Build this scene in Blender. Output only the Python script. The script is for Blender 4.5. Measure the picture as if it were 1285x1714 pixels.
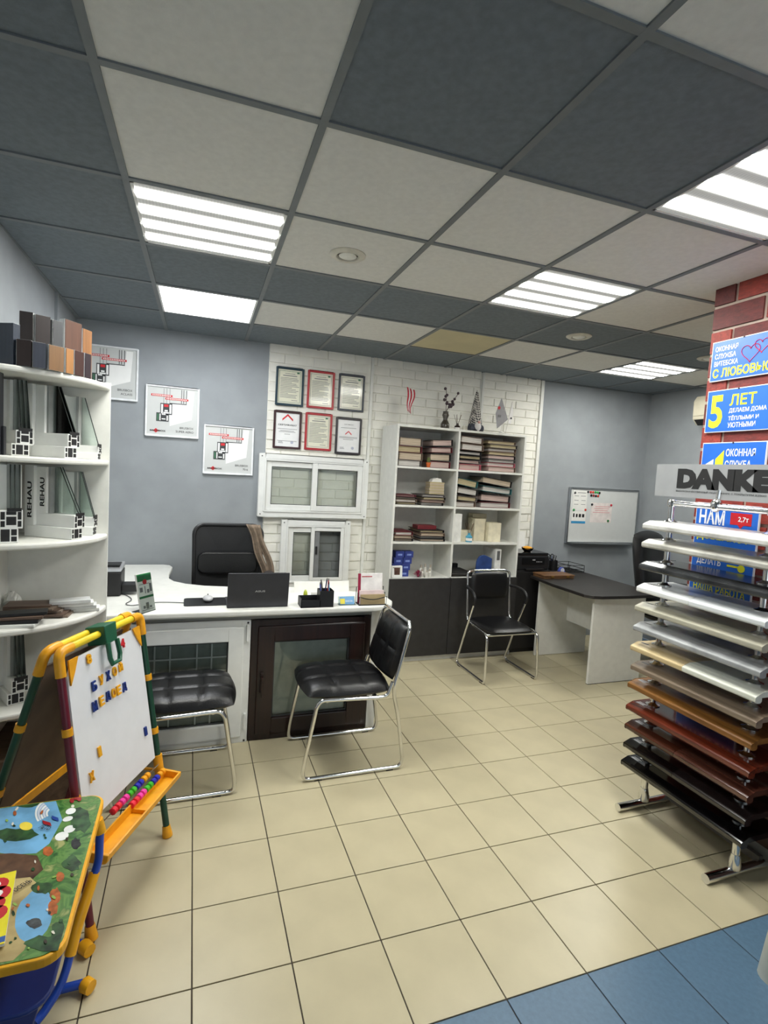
import bpy, bmesh, math, random
from mathutils import Vector as V, Matrix
random.seed(7)
for o in list(bpy.data.objects): bpy.data.objects.remove(o)
scene = bpy.context.scene
col = scene.collection
PI = math.pi
# ------------------------------------------------------------------ camera
FPX, PCX, PCY, CAMZ = 890.95, 642.1, 857.0, 1.632
FW = V((0.339, 0.93794, -0.07315)); RT = V((0.94033, -0.3354, 0.05731)); UPV = V((-0.02922, 0.08822, 0.99567))
CAM = V((0, 0, CAMZ))
cd = bpy.data.cameras.new('camera'); co = bpy.data.objects.new('camera', cd); col.objects.link(co)
cd.sensor_fit = 'VERTICAL'; cd.sensor_height = 36.0; cd.lens = 36.0 * FPX / 1714.0
cd.clip_start = 0.02; cd.clip_end = 100
m = Matrix.Identity(4)
for i in range(3):
    m[i][0] = RT[i]; m[i][1] = UPV[i]; m[i][2] = -FW[i]
m.translation = CAM
co.matrix_world = m
scene.camera = co
# ------------------------------------------------------------------ world, exposure
w = bpy.data.worlds.new('world'); scene.world = w; w.use_nodes = True
bg = w.node_tree.nodes['Background']
bg.inputs[0].default_value = (0.86, 0.93, 1.0, 1); bg.inputs[1].default_value = 1.1
vs = scene.view_settings
vs.view_transform = 'Standard'; vs.look = 'None'; vs.gamma = 1.0; vs.use_curve_mapping = False
vs.exposure = 0.6
TUBE_POWER = 72.0; TUBE_FLOOR = 0.22      # emission strength of the ceiling tubes
# ------------------------------------------------------------------ pixel helpers (1285 x 1714 frame)
def ray(x, y): return FW + RT * ((x - PCX) / FPX) - UPV * ((y - PCY) / FPX)
def on_z(x, y, z):
    d = ray(x, y); return CAM + d * ((z - CAMZ) / d.z)
def on_x(x, y, X):
    d = ray(x, y); return CAM + d * (X / d.x)
def on_y(x, y, Y):
    d = ray(x, y); return CAM + d * (Y / d.y)
def on_plane(x, y, p, n):
    d = ray(x, y); return CAM + d * ((V(p) - CAM).dot(n) / d.dot(n))
# ------------------------------------------------------------------ materials
def lin(c):
    return tuple((v / 255 / 12.92 if v / 255 <= 0.04045 else ((v / 255 + 0.055) / 1.055) ** 2.4) for v in c) + (1,)
MATS = {}
def nodes_of(name):
    mt = bpy.data.materials.new(name); mt.use_nodes = True
    nt = mt.node_tree; b = nt.nodes['Principled BSDF']
    return mt, nt, b
def M(name, rgb=(200, 200, 200), rough=0.5, metal=0.0, var=0.06, scale=18.0, bump=0.0, bscale=None, coat=0.0, spec=0.5, stretch=None, detail=4):
    if name in MATS: return MATS[name]
    mt, nt, b = nodes_of(name)
    N = nt.nodes; Lk = nt.links
    c = lin(rgb)
    tc = N.new('ShaderNodeTexCoord'); mp = N.new('ShaderNodeMapping'); Lk.new(tc.outputs['Object'], mp.inputs[0])
    if stretch: mp.inputs['Scale'].default_value = stretch
    nz = N.new('ShaderNodeTexNoise'); nz.inputs['Scale'].default_value = scale; nz.inputs['Detail'].default_value = detail
    Lk.new(mp.outputs[0], nz.inputs['Vector'])
    rp = N.new('ShaderNodeValToRGB')
    lo = tuple(max(0, v * (1 - var * 2)) for v in c[:3]) + (1,); hi = tuple(min(1, v * (1 + var * 2)) for v in c[:3]) + (1,)
    rp.color_ramp.elements[0].color = lo; rp.color_ramp.elements[1].color = hi
    rp.color_ramp.elements[0].position = 0.3; rp.color_ramp.elements[1].position = 0.7
    Lk.new(nz.outputs[0], rp.inputs[0]); Lk.new(rp.outputs[0], b.inputs['Base Color'])
    b.inputs['Roughness'].default_value = rough; b.inputs['Metallic'].default_value = metal
    b.inputs['Coat Weight'].default_value = coat; b.inputs['Coat Roughness'].default_value = 0.08
    b.inputs['Specular IOR Level'].default_value = spec
    if bump:
        bp = N.new('ShaderNodeBump'); bp.inputs['Strength'].default_value = bump; bp.inputs['Distance'].default_value = 0.004
        n2 = N.new('ShaderNodeTexNoise'); n2.inputs['Scale'].default_value = bscale or scale * 4; n2.inputs['Detail'].default_value = 5
        Lk.new(mp.outputs[0], n2.inputs['Vector']); Lk.new(n2.outputs[0], bp.inputs['Height']); Lk.new(bp.outputs[0], b.inputs['Normal'])
    MATS[name] = mt
    return mt
def M_ramp(name, stops, rough=0.4, scale=3.0, stretch=(1, 1, 1), coat=0.0, distort=0.0, detail=6, metal=0):
    if name in MATS: return MATS[name]
    mt, nt, b = nodes_of(name); N = nt.nodes; Lk = nt.links
    tc = N.new('ShaderNodeTexCoord'); mp = N.new('ShaderNodeMapping'); mp.inputs['Scale'].default_value = stretch
    Lk.new(tc.outputs['Object'], mp.inputs[0])
    nz = N.new('ShaderNodeTexNoise'); nz.inputs['Scale'].default_value = scale; nz.inputs['Detail'].default_value = detail; nz.inputs['Distortion'].default_value = distort
    Lk.new(mp.outputs[0], nz.inputs['Vector'])
    rp = N.new('ShaderNodeValToRGB')
    while len(rp.color_ramp.elements) < len(stops): rp.color_ramp.elements.new(0.5)
    for e, (p, c) in zip(rp.color_ramp.elements, stops): e.position = p; e.color = lin(c)
    Lk.new(nz.outputs[0], rp.inputs[0]); Lk.new(rp.outputs[0], b.inputs['Base Color'])
    b.inputs['Roughness'].default_value = rough; b.inputs['Coat Weight'].default_value = coat; b.inputs['Coat Roughness'].default_value = 0.06
    b.inputs['Metallic'].default_value = metal
    MATS[name] = mt
    return mt
def M_wood(name, dark, light, rough=0.4, scale=4.0, along='Y', coat=0.0):
    st = {'X': (0.6, 9, 9), 'Y': (9, 0.6, 9), 'Z': (9, 9, 0.6)}[along]
    return M_ramp(name, [(0.3, dark), (0.7, light)], rough, scale, st, coat, 0.6)
def M_emit(name, rgb, strength):
    if name in MATS: return MATS[name]
    mt, nt, b = nodes_of(name)
    b.inputs['Emission Color'].default_value = lin(rgb); b.inputs['Emission Strength'].default_value = strength
    b.inputs['Base Color'].default_value = lin((230, 230, 230))
    MATS[name] = mt
    return mt
def M_glass(name, tint=(246, 248, 247), gloss=0.02, ior=1.45):
    if name in MATS: return MATS[name]
    mt = bpy.data.materials.new(name); mt.use_nodes = True; nt = mt.node_tree; N = nt.nodes; Lk = nt.links
    N.remove(N['Principled BSDF'])
    out = N['Material Output']; mx = N.new('ShaderNodeMixShader'); fr = N.new('ShaderNodeFresnel'); fr.inputs[0].default_value = ior
    tr = N.new('ShaderNodeBsdfTransparent'); tr.inputs[0].default_value = lin(tint)
    gl = N.new('ShaderNodeBsdfGlossy'); gl.inputs['Roughness'].default_value = gloss
    Lk.new(fr.outputs[0], mx.inputs[0]); Lk.new(tr.outputs[0], mx.inputs[1]); Lk.new(gl.outputs[0], mx.inputs[2]); Lk.new(mx.outputs[0], out.inputs[0])
    MATS[name] = mt
    return mt
white = M('white_laminate', (226, 226, 220), 0.45, var=0.02)
pvc = M('white_pvc', (232, 233, 230), 0.3, var=0.015)
chrome = M('chrome', (225, 225, 225), 0.1, 1.0, var=0.03)
alu = M('brushed_aluminium', (185, 187, 190), 0.3, 1.0, var=0.04)
black = M('black_plastic', (22, 22, 24), 0.45, var=0.1)
leather = M('black_leather', (13, 13, 15), 0.36, var=0.12, scale=60, bump=0.25, bscale=160)
darkpanel = M('anthracite_laminate', (43, 42, 43), 0.5, var=0.08)
blackgloss = M('black_gloss', (14, 14, 15), 0.18, var=0.05)
paper = M('white_paper', (236, 235, 230), 0.7, var=0.02)
ink = M('black_ink', (22, 22, 24), 0.6, var=0.02)
greyink = M('grey_ink', (120, 120, 122), 0.6, var=0.02)
glass = M_glass('clear_glass')
yellowp = M('yellow_plastic', (236, 170, 22), 0.4, var=0.05)
bluep = M('blue_plastic', (28, 72, 178), 0.4, var=0.05)
navyp = M('navy_plastic', (24, 48, 120), 0.45, var=0.05)
redp = M('red_plastic', (196, 28, 40), 0.4, var=0.05)
# ------------------------------------------------------------------ mesh builder
class MB:
    def __init__(s): s.v = []; s.f = []; s.mi = []; s.cur = 0
    def add(s, vs, fs):
        b = len(s.v); s.v += [V(p) for p in vs]
        for f in fs: s.f.append([b + i for i in f]); s.mi.append(s.cur)
        return s
    def mat(s, i): s.cur = i; return s
    def box(s, x0, x1, y0, y1, z0, z1):
        if x0 > x1: x0, x1 = x1, x0
        if y0 > y1: y0, y1 = y1, y0
        if z0 > z1: z0, z1 = z1, z0
        return s.add([(x0, y0, z0), (x1, y0, z0), (x1, y1, z0), (x0, y1, z0), (x0, y0, z1), (x1, y0, z1), (x1, y1, z1), (x0, y1, z1)],
                     [(0, 3, 2, 1), (4, 5, 6, 7), (0, 1, 5, 4), (1, 2, 6, 5), (2, 3, 7, 6), (3, 0, 4, 7)])
    def obox(s, o, a, b, c):
        """box from corner o along vectors a, b, c"""
        o, a, b, c = V(o), V(a), V(b), V(c)
        if a.cross(b).dot(c) < 0: a, b = b, a
        p = [o, o + a, o + a + b, o + b]; p += [q + c for q in p]
        return s.add(p, [(0, 3, 2, 1), (4, 5, 6, 7), (0, 1, 5, 4), (1, 2, 6, 5), (2, 3, 7, 6), (3, 0, 4, 7)])
    def prism(s, poly, d, o=(0, 0, 0), a=(1, 0, 0), b=(0, 1, 0)):
        """polygon (2-D list) in plane o,a,b extruded by vector d"""
        o, a, b, d = V(o), V(a), V(b), V(d)
        ar = sum(poly[i][0] * poly[(i + 1) % len(poly)][1] - poly[(i + 1) % len(poly)][0] * poly[i][1] for i in range(len(poly)))
        if (ar > 0) != (a.cross(b).dot(d) > 0): poly = poly[::-1]
        n = len(poly); p = [o + a * x + b * y for x, y in poly]
        return s.add(p + [q + d for q in p], [tuple(range(n))[::-1], tuple(range(n, 2 * n))] + [(i, (i + 1) % n, n + (i + 1) % n, n + i) for i in range(n)])
    def tube(s, pts, r, n=8, closed=False, caps=True):
        pts = [V(p) for p in pts]; k = len(pts); rings = []
        rr = r if isinstance(r, (list, tuple)) else [r] * k
        def tan(i):
            if closed: return (pts[(i + 1) % k] - pts[i - 1]).normalized()
            if i == 0: return (pts[1] - pts[0]).normalized()
            if i == k - 1: return (pts[-1] - pts[-2]).normalized()
            return ((pts[i + 1] - pts[i]).normalized() + (pts[i] - pts[i - 1]).normalized()).normalized()
        t = tan(0); up = V((0, 0, 1)) if abs(t.z) < 0.9 else V((1, 0, 0)); nrm = (up - t * up.dot(t)).normalized()
        vs = []
        for i in range(k):
            t = tan(i); nrm = (nrm - t * nrm.dot(t)).normalized(); bn = t.cross(nrm)
            vs += [pts[i] + (nrm * math.cos(2 * PI * j / n) + bn * math.sin(2 * PI * j / n)) * rr[i] for j in range(n)]
        fs = []
        for i in range(k if closed else k - 1):
            for j in range(n):
                a = i * n + j; b = i * n + (j + 1) % n; c = ((i + 1) % k) * n + (j + 1) % n; d = ((i + 1) % k) * n + j
                fs.append((a, b, c, d))
        if not closed and caps: fs += [tuple(range(n))[::-1], tuple(range((k - 1) * n, k * n))]
        return s.add(vs, fs)
    def cyl(s, p, q, r, r2=None, n=16): return s.tube([p, q], [r, r if r2 is None else r2], n)
    def lathe(s, prof, o=(0, 0, 0), n=20, ax=(0, 0, 1)):
        o = V(o); ax = V(ax).normalized(); u = ax.orthogonal().normalized(); w_ = ax.cross(u)
        vs = []
        for r, z in prof: vs += [o + ax * z + (u * math.cos(2 * PI * j / n) + w_ * math.sin(2 * PI * j / n)) * max(r, 1e-5) for j in range(n)]
        fs = [(i * n + j, i * n + (j + 1) % n, (i + 1) * n + (j + 1) % n, (i + 1) * n + j) for i in range(len(prof) - 1) for j in range(n)]
        fs += [tuple(range(n))[::-1], tuple(range((len(prof) - 1) * n, len(prof) * n))]
        return s.add(vs, fs)
    def ball(s, c, r, n=10, sc=(1, 1, 1)):
        c = V(c); prof = [(math.sin(PI * i / (n // 2 + 2)), -math.cos(PI * i / (n // 2 + 2))) for i in range(n // 2 + 3)]
        b = len(s.v); s.lathe(prof, (0, 0, 0), n)
        for i in range(b, len(s.v)): p = s.v[i]; s.v[i] = c + V((p.x * r * sc[0], p.y * r * sc[1], p.z * r * sc[2]))
        return s
    def sheet(s, fn, nu, nv, thick=None):
        vs = [V(fn(i / nu, j / nv)) for j in range(nv + 1) for i in range(nu + 1)]
        fs = [(j * (nu + 1) + i, j * (nu + 1) + i + 1, (j + 1) * (nu + 1) + i + 1, (j + 1) * (nu + 1) + i) for j in range(nv) for i in range(nu)]
        return s.add(vs, fs)
    def frame(s, o, a, b, c, w_, h_, t, d):
        """rectangular frame w_ x h_ in plane a,b with bar width t (or tuple l,r,b,t) and depth d along c, four bars"""
        o, a, b, c = V(o), V(a).normalized(), V(b).normalized(), V(c).normalized()
        l, r, bo, to = t if isinstance(t, tuple) else (t, t, t, t)
        s.obox(o, a * l, b * h_, c * d); s.obox(o + a * (w_ - r), a * r, b * h_, c * d)
        s.obox(o + a * l, a * (w_ - l - r), b * bo, c * d); s.obox(o + a * l + b * (h_ - to), a * (w_ - l - r), b * to, c * d)
        return s
    def build(s, name, mats, parent=None, smooth=False, bevel=0.0, seg=2, world=True, kind=None, label=None, loc=None):
        me = bpy.data.meshes.new(name)
        off = V((0, 0, 0))
        if parent is not None and world:
            p = parent
            while p is not None: off += p.location; p = p.parent
        elif parent is None:
            xs = [p.x for p in s.v]; ys = [p.y for p in s.v]; zs = [p.z for p in s.v]
            off = V(loc) if loc is not None else V(((min(xs) + max(xs)) / 2, (min(ys) + max(ys)) / 2, min(zs)))
        me.from_pydata([p - off for p in s.v], [], s.f)
        for mt in (mats if isinstance(mats, (list, tuple)) else [mats]): me.materials.append(mt)
        if isinstance(mats, (list, tuple)): me.polygons.foreach_set('material_index', s.mi)
        if bevel:
            bm = bmesh.new(); bm.from_mesh(me)
            bmesh.ops.remove_doubles(bm, verts=bm.verts, dist=1e-6)
            ed = [e for e in bm.edges if len(e.link_faces) == 2 and e.calc_face_angle(0) > 0.6]
            bmesh.ops.bevel(bm, geom=ed, offset=bevel, segments=seg, affect='EDGES', profile=0.5, clamp_overlap=True)
            bm.to_mesh(me); bm.free()
        if smooth:
            me.polygons.foreach_set('use_smooth', [True] * len(me.polygons))
            try: me.set_sharp_from_angle(angle=0.7)
            except Exception: pass
        me.update()
        o = bpy.data.objects.new(name, me); col.objects.link(o)
        if parent is not None: o.parent = parent
        else: o.location = off
        if kind: o['kind'] = kind
        if label: o['label'] = label
        return o
def tag(o, label, cat, group=None):
    o['label'] = label; o['category'] = cat
    if group: o['group'] = group
    return o
def thing(name, loc, label, cat, group=None, rz=0.0):
    o = bpy.data.objects.new(name, None); col.objects.link(o); o.location = V(loc); o.rotation_euler = (0, 0, rz); o.empty_display_size = 0.05
    return tag(o, label, cat, group)
def share(src, name, parent, loc, rot=None, mat=None, scale=None):
    o = bpy.data.objects.new(name, src); col.objects.link(o); o.parent = parent; o.location = V(loc)
    if rot: o.rotation_euler = rot
    if scale: o.scale = scale
    return o
def copy_tree(o, parent=None):
    c = o.copy(); col.objects.link(c)
    if parent is not None: c.parent = parent
    for ch in list(o.children): copy_tree(ch, c)
    return c
def mesh_of(mb, name, mt, bevel=0.0, smooth=False):
    o = mb.build(name, mt, None, smooth, bevel, loc=(0, 0, 0)); me = o.data; bpy.data.objects.remove(o); return me
def rpoly(w_, h_, r, n=5, cx=0, cy=0):
    """rounded rectangle outline centred on cx,cy"""
    out = []
    for qx, qy, a0 in ((1, 1, 0), (-1, 1, 90), (-1, -1, 180), (1, -1, 270)):
        for i in range(n + 1):
            a = math.radians(a0 + 90 * i / n); out.append((cx + qx * (w_ / 2 - r) + r * math.cos(a), cy + qy * (h_ / 2 - r) + r * math.sin(a)))
    return out
def fillet(pts, r, n=5):
    """polyline with rounded inner corners"""
    pts = [V(p) for p in pts]; out = [pts[0]]
    for i in range(1, len(pts) - 1):
        p0, p, p1 = pts[i - 1], pts[i], pts[i + 1]; a = (p0 - p); b = (p1 - p)
        q = min(r, a.length * 0.49, b.length * 0.49); A = p + a.normalized() * q; B = p + b.normalized() * q
        for k in range(n + 1):
            t = k / n; out.append(A * (1 - t) ** 2 + p * (2 * t * (1 - t)) + B * t * t)
    out.append(pts[-1]); return out
_tc = {}
def glyphs(txt, bold):
    k = (txt, bold)
    if k not in _tc:
        cu = bpy.data.curves.new('lettering', 'FONT'); cu.body = txt; cu.offset = bold; cu.resolution_u = 3
        o = bpy.data.objects.new('lettering', cu); col.objects.link(o)
        dg = bpy.context.evaluated_depsgraph_get(); me = bpy.data.meshes.new_from_object(o.evaluated_get(dg))
        vs = [v.co.copy() for v in me.vertices]; fs = [tuple(p.vertices) for p in me.polygons]
        bpy.data.objects.remove(o); bpy.data.meshes.remove(me); bpy.data.curves.remove(cu)
        _tc[k] = (vs, fs)
    return _tc[k]
def text_into(mb, txt, o, a, b, w_, h_, bold=0.0, lift=0.0015, rise=0.0, align=0):
    """print txt with its lower left at o, along a, upward b, fitted to width w_ (None = natural) and height h_"""
    vs, fs = glyphs(txt, bold)
    if not vs: return
    o, a, b = V(o), V(a).normalized(), V(b).normalized(); n = a.cross(b)
    x0 = min(v.x for v in vs); x1 = max(v.x for v in vs); y0 = min(v.y for v in vs); y1 = max(v.y for v in vs)
    sy = h_ / (y1 - y0); sx = (w_ / (x1 - x0)) if w_ else sy
    ox = -align * (x1 - x0) * sx
    P = [o + a * ((v.x - x0) * sx + ox) + b * ((v.y - y0) * sy) + n * lift for v in vs]
    mb.add(P, fs)
    if rise:      # solid letters: raise a second copy and wall the outline
        k = len(P); base = len(mb.v) - k
        cnt = {}
        for f in fs:
            for i in range(len(f)): e = (f[i], f[(i + 1) % len(f)]); cnt[e] = 1
        mb.add([p + n * rise for p in P], fs)
        top = base + k
        for (i, j) in cnt:
            if (j, i) not in cnt: mb.f.append([base + i, base + j, top + j, top + i]); mb.mi.append(mb.cur)
    return mb
def lettering(name, txt, o, a, b, w_, h_, mt, parent, bold=0.0, lift=0.0015, align=0, rise=0.0):
    mb = MB(); text_into(mb, txt, o, a, b, w_, h_, bold, lift, rise, align)
    return mb.build(name, mt, parent)
X_, Y_, Z_ = V((1, 0, 0)), V((0, 1, 0)), V((0, 0, 1))
# ================================================================== SETTING
ZC = 2.638; XL, XR, YB, YN = -0.845, 4.67, 4.58, -2.4
T = 0.312; FX0, FY0 = 0.0426, 1.6228
wallgrey = M('grey_wall_paint', (150, 155, 159), 0.75, var=0.03, scale=6, bump=0.15, bscale=300)
groutm = M('dark_grout', (66, 58, 50), 0.85, var=0.1)
beige = M('beige_stoneware', (190, 180, 149), 0.34, var=0.035, scale=5, bump=0.03, bscale=200)
bluet = M('blue_stoneware', (84, 112, 136), 0.42, var=0.05, scale=60)
# ---- floor
fl = MB().box(XL, XR, YN, YB, -0.06, -0.004).build('floor', groutm, kind='structure', loc=(0, 0, 0))
def tile_mesh(nm, mt): return mesh_of(MB().box(-T / 2 + 0.0022, T / 2 - 0.0022, -T / 2 + 0.0022, T / 2 - 0.0022, -0.012, 0), nm, mt, bevel=0.0012)
tb, tu = tile_mesh('floor_tile', beige), tile_mesh('floor_tile', bluet)
rest = MB()
for v in range(-14, 10):
    for u in range(-3, 16):
        cx, cy = FX0 + (u + .5) * T, FY0 + (v + .5) * T
        x0, x1, y0, y1 = cx - T / 2, cx + T / 2, cy - T / 2, cy + T / 2
        if x1 < XL + .01 or x0 > XR - .01 or y0 > YB - .01 or y1 < YN: continue
        me = tb if v >= -1 else tu
        if v >= -4 and u <= 13:
            share(me, 'floor_tile', fl, (cx, cy, 0))
        else:
            rest.box(max(x0, XL) + .002, min(x1, XR) - .002, max(y0, YN) + .002, min(y1, YB) - .002, -0.012, 0)
rest.build('floor_tile_field', bluet, fl, kind='stuff')
# ---- walls
MB().box(XL - 0.1, XL, YN, YB, 0, 2.75).build('wall_left', wallgrey, kind='structure')
MB().box(XL - 0.1, XR + 0.1, YB, YB + 0.1, 0, 2.75).build('wall_back', wallgrey, kind='structure')
MB().box(XR, XR + 0.1, YN, YB, 0, 2.75).build('wall_right', wallgrey, kind='structure')
# unseen shop front behind the camera; window added wide to brighten walls and ceiling
WX0, WX1, WZ0, WZ1 = -0.6, 4.2, 0.45, 2.4
wn = MB().box(XL - .1, XR + .1, YN - .1, YN, 0, WZ0).box(XL - .1, XR + .1, YN - .1, YN, WZ1, 2.75).box(XL - .1, WX0, YN - .1, YN, WZ0, WZ1).box(WX1, XR + .1, YN - .1, YN, WZ0, WZ1)
wn.build('wall_front', wallgrey, kind='structure')
wf = MB().frame((WX0, YN - .08, WZ0), X_, Z_, Y_, WX1 - WX0, WZ1 - WZ0, .06, .06)
for k in (1, 2): wf.box(WX0 + k * 1.6 - .04, WX0 + k * 1.6 + .04, YN - .08, YN - .02, WZ0 + .06, WZ1 - .06)
wf = wf.build('window_front_fill_offscreen', pvc, kind='structure', loc=(.5, YN, .8))
for k in range(3): MB().box(WX0 + k * 1.6 + .05, WX0 + (k + 1) * 1.6 - .05, YN - .055, YN - .05, WZ0 + .05, WZ1 - .05).build('pane', glass, wf)
MB().box(XL, XL + 0.018, 3.92, 3.955, 0, ZC).build('trim_1', wallgrey, kind='structure')
# ---- suspended ceiling
CR = -0.0148; CO = V((-0.2713, 1.6265, 0))
def cpt(a, b, z=0): 
    x, y = a * .6, b * .6; return V((CO.x + x * math.cos(CR) - y * math.sin(CR), CO.y + x * math.sin(CR) + y * math.cos(CR), z))
lightt = M('light_ceiling_tile', (226, 225, 220), 0.85, var=0.02, scale=40, bump=0.25, bscale=120)
darkt = M('dark_grey_ceiling_tile', (114, 122, 129), 0.85, var=0.05, scale=40, bump=0.25, bscale=120)
yellowt = M('yellowed_ceiling_tile', (206, 196, 160), 0.85, var=0.03, scale=4, bump=0.2, bscale=120)
barm = M('grey_ceiling_grid', (116, 121, 124), 0.5, var=0.03)
ce = MB().box(XL - .1, XR + .1, YN - .1, YB + .1, 2.75, 2.85).build('ceiling', M('ceiling_slab', (90, 92, 94), 0.9), kind='structure')
cell = lambda mt: mesh_of(MB().box(-.294, .294, -.294, .294, 0.006, 0.02), 'ceiling_tile', mt, bevel=0.002)
cl, cdk, cy_ = cell(lightt), cell(darkt), cell(yellowt)
FIX = {(0, 1): 't', (0, 3): 'p', (3, -1): 't', (3, 1): 't', (6, 3): 't'}
SPOT = [(1, 1), (4, 2), (6, 2)]
def tone(a, b):
    if (a, b) == (3, 3): return cy_
    if a <= -1 or b in (2, 4): return cdk
    if b == -1 and a in (1, 2): return cdk
    if b <= -3: return cdk if (a + b) % 2 else cl
    return cl
for a in range(-1, 9):
    for b in range(-7, 5):
        if (a, b) in FIX: continue
        c = cpt(a + .5, b + .5, ZC)
        if c.x > XR + .2: continue
        share(tone(a, b), 'ceiling_tile', ce, c - ce.location, (0, 0, CR))
d1 = V((math.cos(CR), math.sin(CR), 0)); d2 = V((-math.sin(CR), math.cos(CR), 0))
for a in range(-1, 10):
    p = cpt(a, -7, ZC); MB().obox(p - d1 * .012, d1 * .024, d2 * 7.2, Z_ * .006).build('grid_bar', barm, ce)
for b in range(-7, 6):
    p = cpt(-1, b, ZC + .0003); MB().obox(p - d2 * .012, d2 * .024, d1 * 5.9, Z_ * .006).build('grid_bar', barm, ce)
# ---- light fittings
tubem, nt, b_ = nodes_of('lit_four_tube_diffuser')
N, Lk = nt.nodes, nt.links
tc = N.new('ShaderNodeTexCoord'); sp = N.new('ShaderNodeSeparateXYZ'); Lk.new(tc.outputs['Object'], sp.inputs[0])
def mth(op, a, b=None):
    n = N.new('ShaderNodeMath'); n.operation = op
    for i, q in enumerate((a, b)):
        if q is None: continue
        if isinstance(q, (int, float)): n.inputs[i].default_value = q
        else: Lk.new(q, n.inputs[i])
    return n.outputs[0]
band = mth('ABSOLUTE', mth('SINE', mth('MULTIPLY', mth('ADD', sp.outputs[1], .276), 4 * PI / .552)))
band = mth('POWER', band, 7.0)
rib = mth('ADD', mth('MULTIPLY', mth('SINE', mth('MULTIPLY', sp.outputs[0], 520)), .12), .88)
Lk.new(mth('MULTIPLY', mth('ADD', mth('MULTIPLY', band, TUBE_POWER), TUBE_FLOOR), rib), b_.inputs['Emission Strength'])
b_.inputs['Emission Color'].default_value = lin((255, 255, 248)); b_.inputs['Base Color'].default_value = lin((120, 120, 118))
panelm = M_emit('glowing_panel', (250, 253, 255), TUBE_POWER * 0.2)
tray = M('white_enamel', (235, 235, 232), 0.4, var=0.01)
FL = {(0, 1): 'square four-tube ceiling light above the white reception desk', (0, 3): 'flat evenly glowing ceiling panel near the grey back wall above the posters', (3, -1): 'four-tube ceiling light with violet tinge beside the red brick pillar',
      (3, 1): 'four-tube ceiling light between the yellowed tile and the plain beige tiles', (6, 3): 'four-tube ceiling light close to the whiteboard wall'}
for (a, b), kd in FIX.items():
    c = cpt(a + .5, b + .5, ZC)
    f = thing('ceiling_light', (c.x, c.y, ZC), FL[(a, b)], 'light', 'square light fittings in the tiled ceiling'); f.rotation_euler = (0, 0, CR)
    h = .288
    if kd == 't':
        MB().box(-h, h, -h, h, .07, .085).box(-h, -h + .012, -h, h, .002, .07).box(h - .012, h, -h, h, .002, .07).box(-h, h, -h, -h + .012, .002, .07).box(-h, h, h - .012, h, .002, .07).build('housing', tray, f, world=False)
        MB().sheet(lambda u, v: ((u - .5) * .552, (v - .5) * .552, .006 - .006 * abs(math.cos(4 * PI * v - PI / 2))), 2, 48).build('diffuser', tubem, f, smooth=True, world=False)
    else:
        MB().frame((-h, -h, .0), X_, Y_, Z_, 2 * h, 2 * h, .012, .03).build('housing', tray, f, world=False)
        MB().box(-h + .012, h - .012, -h + .012, h - .012, .012, .022).build('diffuser', panelm, f, world=False)
SL = {(1, 1): 'round recessed ceiling spotlight in the light tile next to the desk light', (4, 2): 'round recessed ceiling spotlight in a dark tile past the yellowed tile', (6, 2): 'round recessed ceiling spotlight partly behind the red pillar'}
for i, (a, b) in enumerate(SPOT):
    c = cpt(a + .52, b + .5, ZC + .006)
    s_ = thing('ceiling_spotlight', c, SL[(a, b)], 'spotlight', 'round recessed spotlights')
    MB().lathe([(.085, 0), (.085, -.004), (.072, -.012), (.055, -.012), (.048, -.002), (.048, 0)], (0, 0, 0), 32).build('trim_ring', M('cream_spot_ring', (214, 210, 196), .4), s_, smooth=True, world=False)
    MB().lathe([(.04, 0), (.042, -.008), (.03, -.014), (.012, -.016), (.0, -.016)], (0, 0, 0), 28).build('lamp', M('frosted_lamp', (232, 232, 224), .3), s_, smooth=True, world=False)
# ---- white brick wall panels on the back wall
wbrick = M('white_brick_face', (236, 234, 225), 0.7, var=0.03, scale=8, bump=0.35, bscale=30)
wbase = M('white_brick_joint', (236, 234, 225), 0.8, var=0.03, scale=10)
BH, BL_ = 0.0795, 0.245
variants = []
for k in range(4):
    mb = MB(); L2, H2 = BL_ / 2 - .0042, BH / 2 - .0036
    def fn(u, v, k=k):
        x = -L2 + 2 * L2 * u; z = -H2 + 2 * H2 * v; e = min(u, 1 - u) * 2 * L2; g = min(v, 1 - v) * 2 * H2
        d = -.0115 * min(1, e / .003) ** .5 * min(1, g / .003) ** .5
        d += .0022 * math.sin(7 * u + k * 2) * math.sin(4 * v + k) * (1 if d < -.004 else 0)
        return (x, d, z)
    mb.sheet(lambda u, v: fn([0, .012, .2, .4, .6, .8, .988, 1][round(u * 7)], [0, .04, .35, .65, .96, 1][round(v * 5)]), 7, 5); variants.append(mesh_of(mb, 'brick', wbrick, smooth=True))
def brick_panel(name, x0, x1, z0):
    p = MB().box(x0, x1, YB - .006, YB + .0, 0.0, ZC + .02).build(name, wbase, kind='structure')
    r = 0; z = ZC + .012
    while z - BH > z0:
        z -= BH; x = x0 - (BL_ / 2 if r % 2 else 0) + (0.03 if name.endswith('middle') else 0) - BL_
        while x < x1:
            a, b = max(x, x0), min(x + BL_, x1)
            hidden = a > 1.62 and b < 2.8 and z < 1.98
            if b - a > .03 and not hidden:
                share(random.choice(variants), 'brick', p, V(((a + b) / 2, YB - .0055, z + BH / 2)) - p.location, scale=((b - a) / BL_, random.uniform(.7, 1.25), 1))
            x += BL_
        r += 1
brick_panel('wall_brick_left', .566, 1.452, .5)
brick_panel('wall_brick_middle', 1.475, 2.555, 0.6)
brick_panel('wall_brick_right', 2.59, 3.235, .6)
MB().box(1.452, 1.475, YB - .03, YB, 0, ZC).build('trim_2', white, kind='structure')
MB().box(2.555, 2.57, YB - .012, YB, 0, ZC).box(2.57, 2.59, YB - .03, YB, 0, ZC).build('trim_3', white, kind='structure')
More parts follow.
